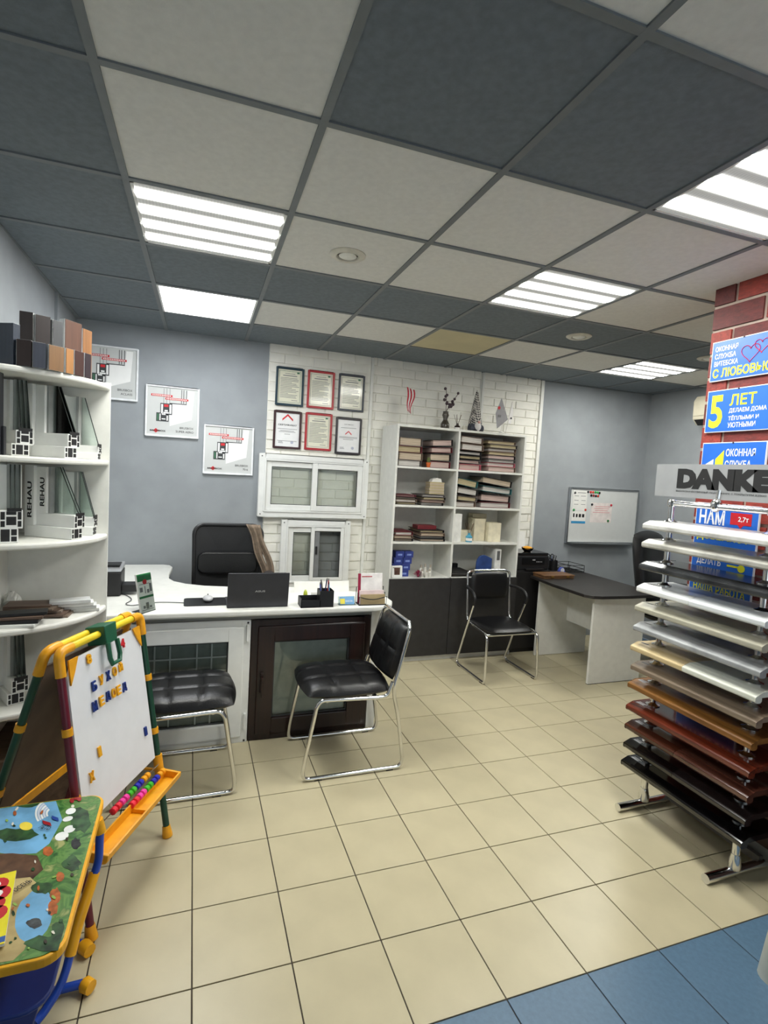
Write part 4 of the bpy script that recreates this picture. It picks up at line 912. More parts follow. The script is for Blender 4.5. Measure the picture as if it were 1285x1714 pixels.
c = on_z(925, 953, .752)
ph = thing('pen_pot', (3.44, 4.42, .752), 'black mesh pen pot with scissors on the dark desk', 'pen pot')
MB().lathe([(0, 0), (.045, 0), (.045, .1), (.042, .1), (.042, .004), (0, .004)], (0, 0, 0), 18).build('pot', black, ph, smooth=True, world=False)
sc = thing('scissors', (3.42, 4.42, .757), 'black-handled scissors standing in the pen pot', 'scissors')
for s_ in (-1, 1):
    MB().tube([(.012 * s_ - .0, 0, .0), (-.006 * s_ - .02, 0, .1)], .003, 6).build('blade', alu, sc, world=False)
    ring = [(-.022 - .022 * s_ + .02 * math.cos(t * PI / 6), 0, .13 + .028 * math.sin(t * PI / 6)) for t in range(12)]
    MB().tube(ring, .005, 6, closed=True).build('handle', black, sc, smooth=True, world=False)
for k in range(5):
    bx = 3.425 + .008 * k; p_ = thing('pencil', (bx, 4.435, .757), '%s pen in the black pot on the dark-topped desk' % ['short black', 'navy', 'tall black', 'grey', 'leaning black'][k], 'pen', 'pens in the pot on the second desk')
    MB().tube([(bx, 4.435, .757), (bx + .03 * (k - 1) / 3, 4.44, .9 - .008 * (k % 3))], .004, 6).build('barrel', [black, navyp, black, greyink, black][k], p_, smooth=True)
    MB().ball((bx + .03 * (k - 1) / 3, 4.44, .9 - .008 * (k % 3)), .0045, 6).build('end_cap', black, p_)
c = on_z(936, 962, .752)
td = thing('tape_dispenser', (3.42, 4.26, .752), 'small blue and white tape dispenser on the dark desk', 'tape dispenser')
MB().prism([(0, 0), (.07, 0), (.07, .02), (.045, .06), (.02, .06), (0, .03)], Y_ * .03, (-.035, -.015, 0), X_, Z_).build('body', M('dispenser_blue', (70, 86, 170), .4), td, bevel=.004, world=False)
MB().cyl((-.0, -.017, .032), (-.0, .017, .032), .022, n=16).build('tape_roll', M('clear_tape', (210, 212, 220), .3), td, world=False)
tr = thing('wire_tray', (3.62, 4.4, .752), 'black wire letter tray on the dark desk beside the pen pot', 'tray')
for z in (.006, .035, .07): MB().tube([(-.09, -.12, z), (.09, -.12, z), (.09, .12, z), (-.09, .12, z)], .003, 6, closed=True).build('wire_loop', black, tr, world=False)
for k in range(5): MB().box(-.088 + k * .043, -.084 + k * .043, -.12, .12, .003, .007).build('wire', black, tr, world=False)
for (x, y) in ((-.09, -.12), (.09, -.12), (.09, .12), (-.09, .12)): MB().cyl((x, y, 0), (x, y, .072), .003, n=6).build('post', black, tr, world=False)
# ---- whiteboard with notes and magnets
X0, X1, Z0, Z1 = 3.68, 4.605, 1.01, 1.595; y = YB - .022
wbd = thing('whiteboard', ((X0 + X1) / 2, YB - .015, Z0), 'wall-mounted whiteboard in an aluminium frame with pinned notes', 'whiteboard')
MB().box(X0 + .01, X1 - .01, y, YB - .002, Z0 + .01, Z1 - .01).build('board', M('whiteboard_enamel', (214, 216, 214), .22, var=.01, coat=.3), wbd)
MB().frame((X0, YB - .03, Z0), X_, Z_, Y_, X1 - X0, Z1 - Z0, .016, .028).build('frame', alu, wbd, bevel=.003)
MB().box(X0 + .05, X1 - .1, YB - .075, YB - .03, Z0 - .004, Z0 + .006).build('pen_ledge', alu, wbd)
def note(x0, x1, z0, z1, mt, lab, lines, lm):
    n_ = thing('note_sheet', ((x0 + x1) / 2, y, z0), lab, 'note')
    sh = MB().box(x0, x1, y - .0012, y - .0002, z0, z1).build('sheet', mt, n_)
    mb = MB()
    for (u0, u1, v, h) in lines: mb.box(x0 + (x1 - x0) * u0, x0 + (x1 - x0) * u1, y - .0018, y - .001, z0 + (z1 - z0) * v, z0 + (z1 - z0) * v + h)
    mb.build('text_lines', lm, sh, kind='stuff')
    return n_
note(X0 + .05, X0 + .23, Z1 - .24, Z1 - .03, paper, 'white paper list at the top corner of the whiteboard', [(.3, .9, .88, .006), (.1, .4, .72, .005), (.55, .9, .72, .005), (.1, .4, .5, .005), (.6, .9, .5, .005), (.1, .4, .3, .005), (.6, .9, .3, .005)], greyink)
nt_ = note(X0 + .05, X0 + .23, Z1 - .375, Z1 - .245, paper, 'white leaflet with a blue band under the paper list on the whiteboard', [(.1, .2, .5, .04), (.3, .42, .5, .035), (.5, .66, .5, .035), (.74, .9, .5, .035)], ink)
MB().box(X0 + .05, X0 + .23, y - .002, y - .001, Z1 - .375, Z1 - .35).build('blue_band', M('cyan_print', (60, 150, 200), .5), nt_)
note(X0 + .29, X0 + .57, Z1 - .36, Z1 - .15, M('pale_note', (232, 222, 218), .6), 'pale pinkish note in the middle of the whiteboard', [(.2, .9, .8, .006), (.15, .85, .7, .006), (.2, .8, .6, .006), (.1, .9, .5, .006)], M('pale_red_ink', (220, 150, 150), .6))
mg = [((.27, .04), (210, 40, 40), 'red'), ((.3, .04), (215, 70, 40), 'orange-red'), ((.33, .04), (40, 160, 80), 'green'), ((.36, .04), (60, 180, 90), 'light green'), ((.385, .045), (24, 24, 26), 'black'), ((.28, .075), (30, 30, 32), 'small black'), ((.31, .075), (150, 30, 40), 'dark red'), ((.34, .078), (36, 36, 38), 'dark'), ((.37, .078), (200, 60, 40), 'bright red'),
      ((.3, .17), (40, 44, 48), 'graphite'), ((.555, .17), (190, 40, 60), 'crimson'), ((.53, .34), (30, 110, 50), 'deep green'), ((.07, .055), (60, 60, 62), 'grey'), ((.22, .23), (200, 70, 60), 'coral'), ((.07, .235), (50, 140, 80), 'mid green'), ((.235, .04), (50, 50, 52), 'charcoal')]
for (dx, dz), cc, nm in mg:
    b = thing('round_magnet', (X0 + dx, y - .0012, Z1 - dz), '%s round magnet on the whiteboard' % nm, 'magnet', 'magnets on the whiteboard')
    MB().lathe([(0, 0), (.013, 0), (.013, .004), (.009, .007), (0, .007)], (0, 0, 0), 12, (0, -1, 0)).build('disc', M('magnet_' + nm.replace(' ', '_').replace('-', '_'), cc, .4), b, smooth=True, world=False)
    MB().lathe([(0, .007), (.005, .007), (.005, .0085), (0, .0085)], (0, 0, 0), 10, (0, -1, 0)).build('knob', M('magnet_' + nm.replace(' ', '_').replace('-', '_')), b, world=False)
# ---- black executive chair behind the sill stand
ex = thing('executive_chair', (4.22, 3.66, 0), 'black leather executive chair behind the window sill stand', 'chair', None, -1.25)
R4 = Matrix.Translation((-.24, 0, .86)) @ Matrix.Rotation(math.radians(80), 4, 'Y')
pad(MB(), .74, .56, .09, 2, 0, 22, .5, M4=R4).build('backrest', leather, ex, smooth=True, world=False)
pad(MB(), .5, .54, .09, 1, 0, 20, .6, M4=Matrix.Translation((.06, 0, .47))).build('seat', leather, ex, smooth=True, world=False)
for s_ in (-1, 1): MB().tube(fillet([(-.2, .3 * s_, .5), (-.2, .3 * s_, .7), (.18, .3 * s_, .72), (.22, .3 * s_, .48), (.08, .22 * s_, .45)], .07, 5), .022, 10).build('armrest', black, ex, smooth=True, world=False)
MB().tube([(-.1, 0, .45), (-.25, 0, .6)], .03, 8).build('back_bracket', black, ex, world=False); MB().cyl((.03, 0, .1), (.03, 0, .46), .03).build('gas_lift', black, ex, smooth=True, world=False)
for k in range(5):
    t = 2 * PI * k / 5; e_ = V((.03 + .3 * math.cos(t), .3 * math.sin(t), .075)); lg = MB().tube([(.03, 0, .13), e_], [.03, .018], 8).build('base_arm', black, ex, world=False); MB().cyl(e_ + V((-.02, 0, -.048)), e_ + V((.02, 0, -.048)), .026).build('castor', black, lg, world=False)
# ================================================================== WINDOW SILL STAND
st = thing('sill_stand', (2.22, 1.75, 0), 'chrome display stand carrying a tower of sample window sills', 'display stand')
PXX, PYF, PYN = 2.225, 1.99, 1.50
SZ = [1.45, 1.358, 1.246, 1.133, 1.034, .933, .829, .730, .633, .518, .421, .322, .227]
SZ = [z + .02 for z in SZ]
for py in (PYF, PYN):
    MB().tube([(2.06, py, .021), (2.405, py, .021)], .02, 14).build('foot', chrome, st, smooth=True)
    MB().lathe([(.019, .036), (.026, .036), (.026, .06), (.018, .1), (.018, .1)], (PXX, py, 0), 16).build('socket', chrome, st, smooth=True)
    MB().cyl((PXX, py, .03), (PXX, py, SZ[-1] - .02), .0165).build('leg', chrome, st, smooth=True)
    for k in range(13):
        zb = SZ[k]; zt = SZ[k - 1] - .021 if k else 1.56
        MB().cyl((PXX, py, zb + .0005), (PXX, py, zt), .0135, n=14).build('post', chrome, st, smooth=True)
        MB().lathe([(.0135, 0), (.033, 0), (.033, .004), (.02, .009), (.0135, .016)], (PXX, py, zb + .0006), 20).build('flange', chrome, st, smooth=True)
    MB().lathe([(0, 0), (.02, 0), (.022, .006), (.022, .028), (.018, .034), (0, .034)], (PXX, py, 1.548), 16).build('elbow', chrome, st, smooth=True)
MB().cyl((PXX, PYF, 1.565), (PXX, PYN - .06, 1.565), .0135, n=14).build('top_rail', chrome, st, smooth=True)
MB().box(2.375, 2.4, PYN, PYF, .022, .055).build('rear_bar', M('grey_steel', (120, 116, 112), .4, .6), st)
MB().ball((PXX, 1.755, 1.572), 1, 14, (.024, .024, .032)).build('sign_clamp', chrome, st, smooth=True)
MB().cyl((PXX + .005, 1.755, 1.58), (PXX + .012, 1.755, 1.64), .01, n=10).build('sign_post', chrome, st)
# DANKE plate
sg = thing('sill_sign', (2.24, 1.75, 1.597), 'long grey sign plate above the window sill stand', 'sign')
sgm = M('grey_sign_plate', (150, 152, 154), .4, var=.02)
MB().box(2.236, 2.242, 1.42, 2.112, 1.597, 1.757).build('plate', sgm, sg)
yA = on_x(1133, 800, 2.236).y; yE = on_x(1290, 810, 2.236).y
lettering('lettering', 'DANKE', (2.236, yA, 1.64), -Y_, Z_, yA - yE, .096, ink, sg, .085, .001)
lettering('lettering', 'ВЫСОКОКАЧЕСТВЕННЫЙ ПОДОКОННИК С ПОКРЫТИЕМ ELESGO', (2.236, yA, 1.622), -Y_, Z_, yA - on_x(1284, 815, 2.236).y, .011, ink, sg, .015, .001)
sp_ = lambda nm, d, l, rough, sc_, st_=(1, 1, 1), coat=0: M_ramp(nm, [(.3, d), (.65, l)], rough, sc_, st_, coat, .4)
SM = [(sp_('light_marble', (176, 174, 170), (226, 226, 222), .3, 10), None, 'pale grey marble'),
      (sp_('warm_marble', (150, 148, 140), (206, 204, 196), .3, 8), None, 'warm grey marble'),
      (sp_('black_marble', (24, 25, 27), (62, 64, 66), .2, 9), None, 'black marble'),
      (M('gloss_white_sill', (236, 238, 238), .2, coat=.4, var=.01), M('matt_white_sill', (226, 230, 232), .35, var=.01), 'plain white'),
      (M('beige_grey_sill', (182, 178, 160), .35, var=.03), None, 'beige grey'),
      (sp_('concrete_sill', (136, 138, 140), (178, 180, 182), .4, 7), None, 'concrete grey'),
      (M_wood('cream_oak_sill', (190, 166, 118), (222, 202, 160), .4), M('ivory_sill', (222, 224, 212), .35, var=.02), 'cream oak and ivory'),
      (M_wood('taupe_wood_sill', (112, 96, 80), (150, 134, 116), .4), None, 'taupe wood'),
      (M_wood('golden_oak_sill', (104, 66, 26), (160, 110, 54), .35), None, 'golden oak'),
      (M_wood('mahogany_sill', (78, 28, 16), (120, 52, 34), .2, coat=.6), None, 'glossy mahogany'),
      (M_wood('walnut_sill', (48, 22, 14), (82, 44, 30), .18, coat=.6), M_wood('walnut_gloss_sill', (60, 32, 24), (96, 58, 46), .15, coat=.8), 'dark walnut'),
      (M('black_gloss_sill', (16, 12, 12), .15, coat=.8, var=.1), M('black_brown_sill', (30, 24, 24), .2, coat=.8, var=.1), 'glossy black-brown'),
      (M('deep_black_sill', (12, 10, 11), .1, coat=1, var=.1), None, 'deepest glossy black')]
prof = [(.24, 0), (.046, 0), (.042, -.0008), (.008, -.0125), (.001, -.0165), (0, -.02), (0, -.033), (.004, -.039), (.012, -.042), (.03, -.042), (.036, -.036), (.036, -.021), (.24, -.021)]
rr = random.Random(11)
SY0, SY1 = 1.415, 2.05
for k, (m1, m2, nm) in enumerate(SM):
    zt = SZ[k]; nx0 = 2.118 + rr.uniform(-.004, .004); dy = rr.uniform(-.006, .006)
    s_ = thing('window_sill', (2.24, 1.73, zt - .042), '%s sample window sill, %s in the chrome stand' % (nm, ('top one' if k == 0 else 'bottom one' if k == 12 else 'number %d from the top' % (k + 1)).replace('number ', 'number ')), 'window sill', 'sample sills in the chrome stand')
    ym = 1.755
    if m2:
        MB().prism(prof, Y_ * (SY1 + dy - ym - .001), (nx0, ym + .001, zt), X_, Z_).build('sill_half', m1, s_); MB().prism(prof, Y_ * (ym - SY0 - dy - .001), (nx0, SY0 + dy, zt), X_, Z_).build('sill_half', m2, s_)
    else: MB().prism(prof, Y_ * (SY1 - SY0), (nx0, SY0 + dy, zt), X_, Z_).build('sill_board', m1, s_)
    cp = [(x * 1.0 - .0012 * (x < .02), z + (.001 if z > -.01 else -.001)) for x, z in prof]
    MB().prism(cp, Y_ * .004, (nx0, SY1 + dy, zt), X_, Z_).build('end_cap', m1, s_); MB().prism(cp, Y_ * .004, (nx0, SY0 + dy - .004, zt), X_, Z_).build('end_cap', m2 or m1, s_)
    lm = M('silver_print') if k in (2,) or k > 7 else M('dark_label', (92, 90, 88), .5)
    MB().box(nx0 + .048, nx0 + .062, SY1 + dy - .055, SY1 + dy - .012, zt + .0003, zt + .0008).build('brand_label', lm, s_)
    if k in (2,) or k > 7: MB().box(nx0 + .066, nx0 + .072, SY1 + dy - .06, SY1 + dy - .014, zt + .0003, zt + .0008).build('brand_label', lm, s_)
# ================================================================== BLUE SIGNS ON THE PILLAR
sbl = M('sign_blue', (34, 104, 206), .35, var=.02); swh = M('sign_white', (236, 238, 240), .5, var=.01); syl = M('sign_yellow', (226, 226, 40), .5, var=.01)
SX = PX0 - .016
def sign(z1, z0, items, label, wdt=.325):
    y1 = 2.026; r = thing('blue_sign', (SX, y1 - wdt / 2, z0), label, 'sign', 'blue signs on the brick pillar')
    MB().box(SX, SX + .01, y1 - wdt, y1, z0, z1).build('white_edge', swh, r)
    pl_ = MB().box(SX - .0015, SX, y1 - wdt + .004, y1 - .004, z0 + .004, z1 - .004).build('blue_face', sbl, r)
    for (t, u, v, w_, h_, mt, bold) in items:
        lettering('lettering', t, (SX - .0016, y1 - u * wdt, z0 + v * (z1 - z0)), -Y_, Z_, None if w_ is None else w_ * wdt, h_ * (z1 - z0), mt, pl_, bold, .0008)
    for u in (.5,): MB().cyl((SX - .004, y1 - u * wdt, z1 - .004), (SX, y1 - u * wdt, z1 - .004), .004, n=8).build('pin', black, r)
    return pl_, y1
g_, y1 = sign(2.375, 2.18, [('ОКОННАЯ', .06, .74, .36, .13, swh, .02), ('СЛУЖБА', .06, .555, .34, .13, swh, .02), ('ВИТЕБСКА', .06, .37, .38, .13, swh, .02), ('С ЛЮБОВЬЮ', .05, .08, .9, .23, syl, .03)], 'blue pillar sign with yellow lettering and a pair of outlined red hearts')
for (u, v, s_) in ((.62, .58, .045), (.78, .7, .035)):
    pts = [(SX - .003, y1 - u * .325 + s_ * math.sin(t) ** 3, 2.18 + v * .195 + s_ / 16 * (13 * math.cos(t) - 5 * math.cos(2 * t) - 2 * math.cos(3 * t) - math.cos(4 * t))) for t in [i * 2 * PI / 28 for i in range(28)]]
    MB().tube(pts, .0016, 5, closed=True).build('heart_outline', redp, g_)
sign(2.134, 1.927, [('5', .06, .1, .22, .78, syl, .03), ('ЛЕТ', .38, .6, .4, .26, syl, .02), ('ДЕЛАЕМ ДОМА', .38, .42, .56, .12, swh, .02), ('ТЁПЛЫМИ И', .38, .26, .46, .12, swh, .02), ('УЮТНЫМИ', .38, .09, .42, .12, swh, .02)], 'blue pillar sign with a large yellow number five')
g_, y1 = sign(1.876, 1.66, [('ОКОННАЯ', .4, .68, .45, .17, swh, .02), ('СЛУЖБА', .4, .42, .4, .17, swh, .02), ('ВИТЕБСКА', .4, .16, .5, .17, swh, .02)], 'blue pillar sign with a white and yellow window emblem')
MB().prism([(.24, .3), (.37, .5), (.37, .82), (.24, .62)], X_ * -.001, (SX - .0016, y1, 1.66), -Y_ * .325, Z_ * .216).build('emblem_sail', syl, g_); MB().prism([(.08, .3), (.21, .36), (.21, .62), (.08, .5)], X_ * -.001, (SX - .0016, y1, 1.66), -Y_ * .325, Z_ * .216).build('emblem_sail', swh, g_)
g_, y1 = sign(1.576, 1.366, [('НАМ', .07, .5, .42, .34, swh, .03), ('ДОВЕРЯЮТ', .06, .1, .84, .28, syl, .03)], 'blue pillar sign with a red speech badge')
b_ = MB().prism([(.58, .55), (.7, .55), (.745, .47), (.79, .55), (.9, .55), (.9, .82), (.58, .82)], X_ * -.001, (SX - .0016, y1, 1.366), -Y_ * .325, Z_ * .21).build('red_badge', redp, g_)
lettering('lettering', '2,7т', (SX - .0026, y1 - .7 * .325, 1.366 + .61 * .21), -Y_, Z_, .16 * .325, .13 * .21, swh, b_, .02, .0008)
g_, y1 = sign(1.328, 1.1, [('ДЕЛАТЬ', .1, .72, .4, .18, swh, .02), ('ПОД КЛЮЧ -', .1, .44, .55, .17, swh, .02), ('ЭТО', .68, .44, .18, .17, syl, .02), ('НАША РАБОТА', .08, .14, .84, .19, syl, .02)], 'blue pillar sign with a yellow key')
MB().lathe([(.008, 0), (.018, 0), (.018, .001), (.008, .001)], (SX - .0016, y1 - .82 * .325, 1.1 + .78 * .228), 16, (-1, 0, 0)).build('key_bow', syl, g_); MB().box(SX - .0026, SX - .0016, y1 - .77 * .325, y1 - .6 * .325, 1.1 + .78 * .228, 1.1 + .82 * .228).build('key_stem', syl, g_)
sign(1.06, .84, [('4000', .05, .62, .34, .22, syl, .02), ('ДОВОЛЬНЫХ', .44, .62, .5, .18, swh, .02), ('ВЫБРАЛИ НАС', .06, .1, .86, .2, syl, .02)], 'blue pillar sign about four thousand clients, low behind the sills')
sign(.8, .58, [('ВИТЕБСК', .06, .36, .88, .36, swh, .03)], 'blue pillar sign with wide white lettering, low behind the sills')
# ================================================================== SAMPLES ON THE CORNER SHELF UNIT
def at_dist(x, y, ref, k=1.0):
    """point on pixel ray (x,y) at the same ground distance as ref"""
    d = ray(x, y); g = math.hypot(ref.x, ref.y) * k; return CAM + d * (g / math.hypot(d.x, d.y))
sw = [(-14, 22, 540, 608, (48, 56, 70), 'slate blue', 0), (25, 52, 568, 612, (46, 34, 32), 'dark brown', 0), (53, 77, 573, 616, (50, 56, 70), 'charcoal blue', 0), (80, 107, 579, 622, (128, 92, 56), 'golden oak', 0), (109, 123, 584, 626, (170, 118, 66), 'light oak', 0), (124, 140, 588, 628, (66, 38, 34), 'mahogany', 0), (141, 152, 592, 631, (48, 36, 44), 'plum brown', 0),
      (30, 55, 521, 600, (44, 38, 38), 'black-brown', 1), (57, 84, 528, 604, (42, 32, 32), 'espresso', 1), (87, 105, 537, 608, (60, 62, 66), 'dark grey', 1), (107, 136, 538, 612, (94, 64, 52), 'walnut', 1), (137, 153, 552, 616, (146, 100, 62), 'honey oak', 1)]
corem = M('grey_pvc_core', (196, 198, 198), .45)
for (x0, x1, yt, yb, cc, nm, row) in sw:
    edge = lambda x: 607 + (max(x, 0) / 160) ** 1.7 * 27
    e0, e1 = on_z(max(x0, -40), edge(x0), 1.985), on_z(x1, edge(x1), 1.985)
    g = V(((e0.x + e1.x) / 2, (e0.y + e1.y) / 2, 1.985)); k = 1.02 if row == 0 else 1.055
    A = at_dist(x0, yb, e0, k); Bp = at_dist(x1, yb, e1, k); A.z = Bp.z = 1.985
    zt = at_dist((x0 + x1) / 2, yt, g, k).z; h = zt - 1.985
    a = (Bp - A); wv = a.normalized(); dv = V((-wv.y, wv.x, 0)); wl = a.length - .004
    t = thing('profile_swatch', (A + Bp) / 2, '%s window profile swatch standing in the %s row on top of the shelf unit' % (nm, 'front' if row == 0 else 'back'), 'swatch', 'profile colour swatches')
    MB().obox(A + wv * .002 + dv * .003 + V((0, 0, .0005)), wv * wl, dv * .03, Z_ * h).build('core', corem, t)
    MB().obox(A + wv * .004 + V((0, 0, .0005)), wv * (wl - .002), dv * .0032, Z_ * (h - .001)).build('foil_face', M_wood('foil_' + nm.replace(' ', '_').replace('-', '_'), tuple(int(v * .82) for v in cc), cc, .45, 5, 'Z'), t)
    MB().obox(A + wv * (wl - .001) + dv * .002 + V((0, 0, .0005)), wv * .003, dv * .031, Z_ * (h - .001)).build('foil_side', M_wood('foil_' + nm.replace(' ', '_').replace('-', '_'), cc, cc), t)
gasket = M('black_gasket', (24, 24, 26), .6)
sampglass = M_glass('sample_glass', (244, 250, 248))
def corner_sample(end, ang, L, H, label, mt=pvc, npan=3, printed=None, flip=False, sz=1.0):
    """cut-off window corner: rail ends at `end` (on the shelf), runs back along angle ang"""
    e = V((math.cos(ang), math.sin(ang), 0)); nrm = V((e.y, -e.x, 0)); c0 = V(end) - e * L     # corner post at c0, face normal nrm
    t = thing('window_corner_sample', V(end) - e * L / 2, label, 'sample', 'cut window corner samples on the shelves')
    D = .066 * sz; hb = .052 * sz; hs = .062 * sz; dz = V((0, 0, .0008))
    rail = MB().obox(c0 + dz, e * L, nrm * D, Z_ * hb).build('frame_rail', mt, t, bevel=.002)
    sash = MB().obox(c0 + dz + nrm * -.016 + Z_ * (hb - .004), e * (L + .0), nrm * D, Z_ * hs).build('sash_rail', mt, t, bevel=.002)
    MB().obox(c0 + dz + Z_ * hb, e * .05, nrm * D, Z_ * (H - hb)).build('frame_stile', mt, t, bevel=.002)
    MB().obox(c0 + dz + e * .046 - nrm * .016 + Z_ * (hb + hs - .005), e * .055, nrm * D, Z_ * (H - hb - hs)).build('sash_stile', mt, t, bevel=.002)
    u0 = .1; v0 = hb + hs - .008
    for k in range(npan):
        o_ = c0 + nrm * (.0 + .016 * k - .006)
        MB().prism([(u0, v0), (L - .008, v0), (u0 + (L - u0) * .25, H - .002), (u0, H - .002)], nrm * .003, o_, e, Z_).build('glass_pane', sampglass, t)
        MB().tube([o_ + e * (L - .008) + Z_ * v0, o_ + e * (u0 + (L - u0) * .25) + Z_ * (H - .003)], .0022, 5).build('pane_edge', M('dark_glass_edge', (40, 48, 46), .3), t)
    MB().obox(c0 + e * u0 + nrm * -.012 + Z_ * (v0), e * .012, nrm * .05, Z_ * (H - v0 - .002)).build('spacer', M('spacer_grey', (150, 152, 150), .5), t)
    # chambers showing on the cut ends
    E0 = V(end) + dz
    for (p0, w_, h_, par, cells) in ((E0, D, hb, rail, ((.06, .3, .1, .42), (.06, .3, .5, .9), (.36, .74, .1, .9), (.8, .94, .1, .45), (.8, .94, .55, .9))), (E0 - nrm * .016 + Z_ * (hb - .004), D, hs, sash, ((.06, .22, .1, .42), (.06, .22, .5, .92), (.28, .7, .2, .66), (.28, .7, .76, .94), (.76, .94, .1, .42), (.76, .94, .5, .92)))):
        for (a0, a1, b0, b1) in cells:
            MB().obox(p0 + nrm * (w_ * a0) + Z_ * (h_ * b0) - e * .001, nrm * (w_ * (a1 - a0)), Z_ * (h_ * (b1 - b0)), e * .0016).build('chamber', gasket, par)
    MB().obox(E0 - nrm * .012 + Z_ * (hb + hs - .008) - e * .002, nrm * .052, Z_ * .014, e * .003).build('gasket', gasket, t)
    if printed:
        up = Z_
        lettering('lettering', printed, c0 + nrm * (D + .0004) + e * .04 + Z_ * .09, up, -e, H * .5, .024, ink, t, .03, .0006)
        lettering('lettering', printed, c0 + nrm * (D - .016 + .0004) + e * .092 + Z_ * (hb + hs + .03), up, -e, H * .4, .024, ink, t, .03, .0006)
    return clamp_in(t)
def clamp_in(root, x0=XL + .0185, y1=YP - .002):
    lo, hi = 1e9, -1e9
    obs = [root] if root.type == 'MESH' else [c for c in root.children]
    for c in obs:
        for v in c.data.vertices:
            p = v.co + root.location; lo = min(lo, p.x); hi = max(hi, p.y)
    root.location.x += max(0, x0 - lo); root.location.y -= max(0, hi - y1)
    return root
def endpt(x, y, Y, z): p = on_y(x, y, Y); return V((p.x, p.y, z))
Z2, Z3, Z5 = 1.615, 1.245, .51
dkpvc = M('anthracite_pvc', (30, 31, 36), .45)
corner_sample(endpt(46, 765, 2.72, Z2), math.radians(-62), .2, .335, 'white window corner sample with triple glazing near the dark sample, upper shelf', npan=3)
corner_sample(endpt(128, 768, 2.8, Z2), math.radians(-35), .235, .33, 'white window corner sample with diagonal cut glass on the upper shelf', npan=2)
corner_sample(endpt(168, 768, 2.965, Z2), math.radians(-8), .2, .3, 'slim window corner sample against the end panel, upper shelf', npan=1, sz=.62)
b_ = endpt(14, 760, 2.63, Z2)
dk = thing('dark_window_sample', b_, 'anthracite window frame sample at the wall side of the upper shelf', 'sample')
MB().box(b_.x - .07, b_.x - .018, b_.y - .05, b_.y + .0, Z2 + .0005, Z2 + .335).build('stile', dkpvc, dk, bevel=.003); MB().box(b_.x - .018, b_.x - .008, b_.y - .03, b_.y + .0, Z2 + .0005, Z2 + .12).build('rail', dkpvc, dk, bevel=.003)
corner_sample(endpt(30, 905, 2.64, Z3), math.radians(-72), .17, .335, 'white window corner sample with triple glazing on the middle shelf', npan=3, sz=1.25)
corner_sample(endpt(137, 899, 2.80, Z3), math.radians(-30), .25, .33, 'printed white window corner sample with brand lettering on the middle shelf', npan=2, printed='REHAU')
corner_sample(endpt(161, 893, 2.965, Z3), math.radians(-8), .19, .31, 'slim white window corner sample by the end panel, middle shelf', npan=2, sz=.8)
corner_sample(endpt(28, 1188, 2.72, Z5), math.radians(-60), .17, .335, 'white window corner sample on the lowest shelf behind the easel', npan=3)
# loose pieces on the fourth shelf
Z4 = .878
lam = [M_wood('laminate_%d' % i, d, l, .5, along='X') for i, (d, l) in enumerate((((96, 80, 68), (132, 116, 102)), ((78, 60, 50), (112, 92, 80)), ((120, 104, 92), (150, 136, 124)), ((66, 52, 44), (96, 78, 66))))]
rr = random.Random(4)
c = endpt(62, 1025, 2.84, Z4)
for k in range(6):
    a = rr.uniform(-.15, .25); w_, d_ = .26 - .015 * k, .11; ca, sa = math.cos(a), math.sin(a)
    clamp_in(tag(MB().obox(V((c.x - .12, c.y - .06, Z4 + .0006 + k * .0095)) , V((ca, sa, 0)) * w_, V((-sa, ca, 0)) * d_, Z_ * .0085).build('laminate_board', lam[k % 4]), '%s brown laminate offcut of the pile on the fourth shelf' % ('topmost' if k == 5 else ORD[k] + (' from bottom' if k else '')), 'laminate', 'laminate offcuts on the shelf'))
c = endpt(128, 1022, 2.88, Z4)
for k in range(4):
    a = .12 + .03 * k; u = V((math.cos(a), math.sin(a), 0)); n_ = V((-u.y, u.x, 0))
    clamp_in(tag(MB().obox(V((c.x - .1, c.y - .05 - .015 * k + .02, Z4 + .0006 + .0165 * k)), u * (.2 - .01 * k), n_ * .075, Z_ * .0155).build('white_profile', corem if k % 2 else pvc, bevel=.002), '%s white plastic profile of the small pile by the end panel' % ['bottom', 'second from bottom', 'third from bottom', 'topmost'][k], 'profile', 'white profiles on the shelf'))
c = endpt(26, 1048, 2.66, Z4)
for k, (mt, nm) in enumerate(((pvc, 'white'), (black, 'black'), (lam[1], 'brown'), (black, 'thin black'))):
    a = -.06 + .07 * k; u = V((math.cos(a), math.sin(a), 0)); n_ = V((-u.y, u.x, 0))
    clamp_in(tag(MB().obox(V((c.x - .13, c.y - .03, Z4 + .0006 + .0145 * k)), u * (.2 + .01 * k), n_ * .07, Z_ * .0138).build('profile_strip', mt, bevel=.002), '%s profile strip at the front edge of the fourth shelf' % nm, 'profile', 'loose profile strips'))
c = endpt(20, 1010, 2.9, Z4)
mb = MB().ball((0, 0, 0), 1, 14, (.04, .035, .048)); rr = random.Random(9)
for i in range(len(mb.v)): mb.v[i] = V((c.x - .09, c.y + .02, Z4 + .05)) + mb.v[i] * rr.uniform(.8, 1.0)
clamp_in(tag(mb.build('plastic_bag', M('cloudy_plastic', (196, 196, 190), .3)), 'crumpled cloudy plastic bag at the back of the fourth shelf', 'bag'))
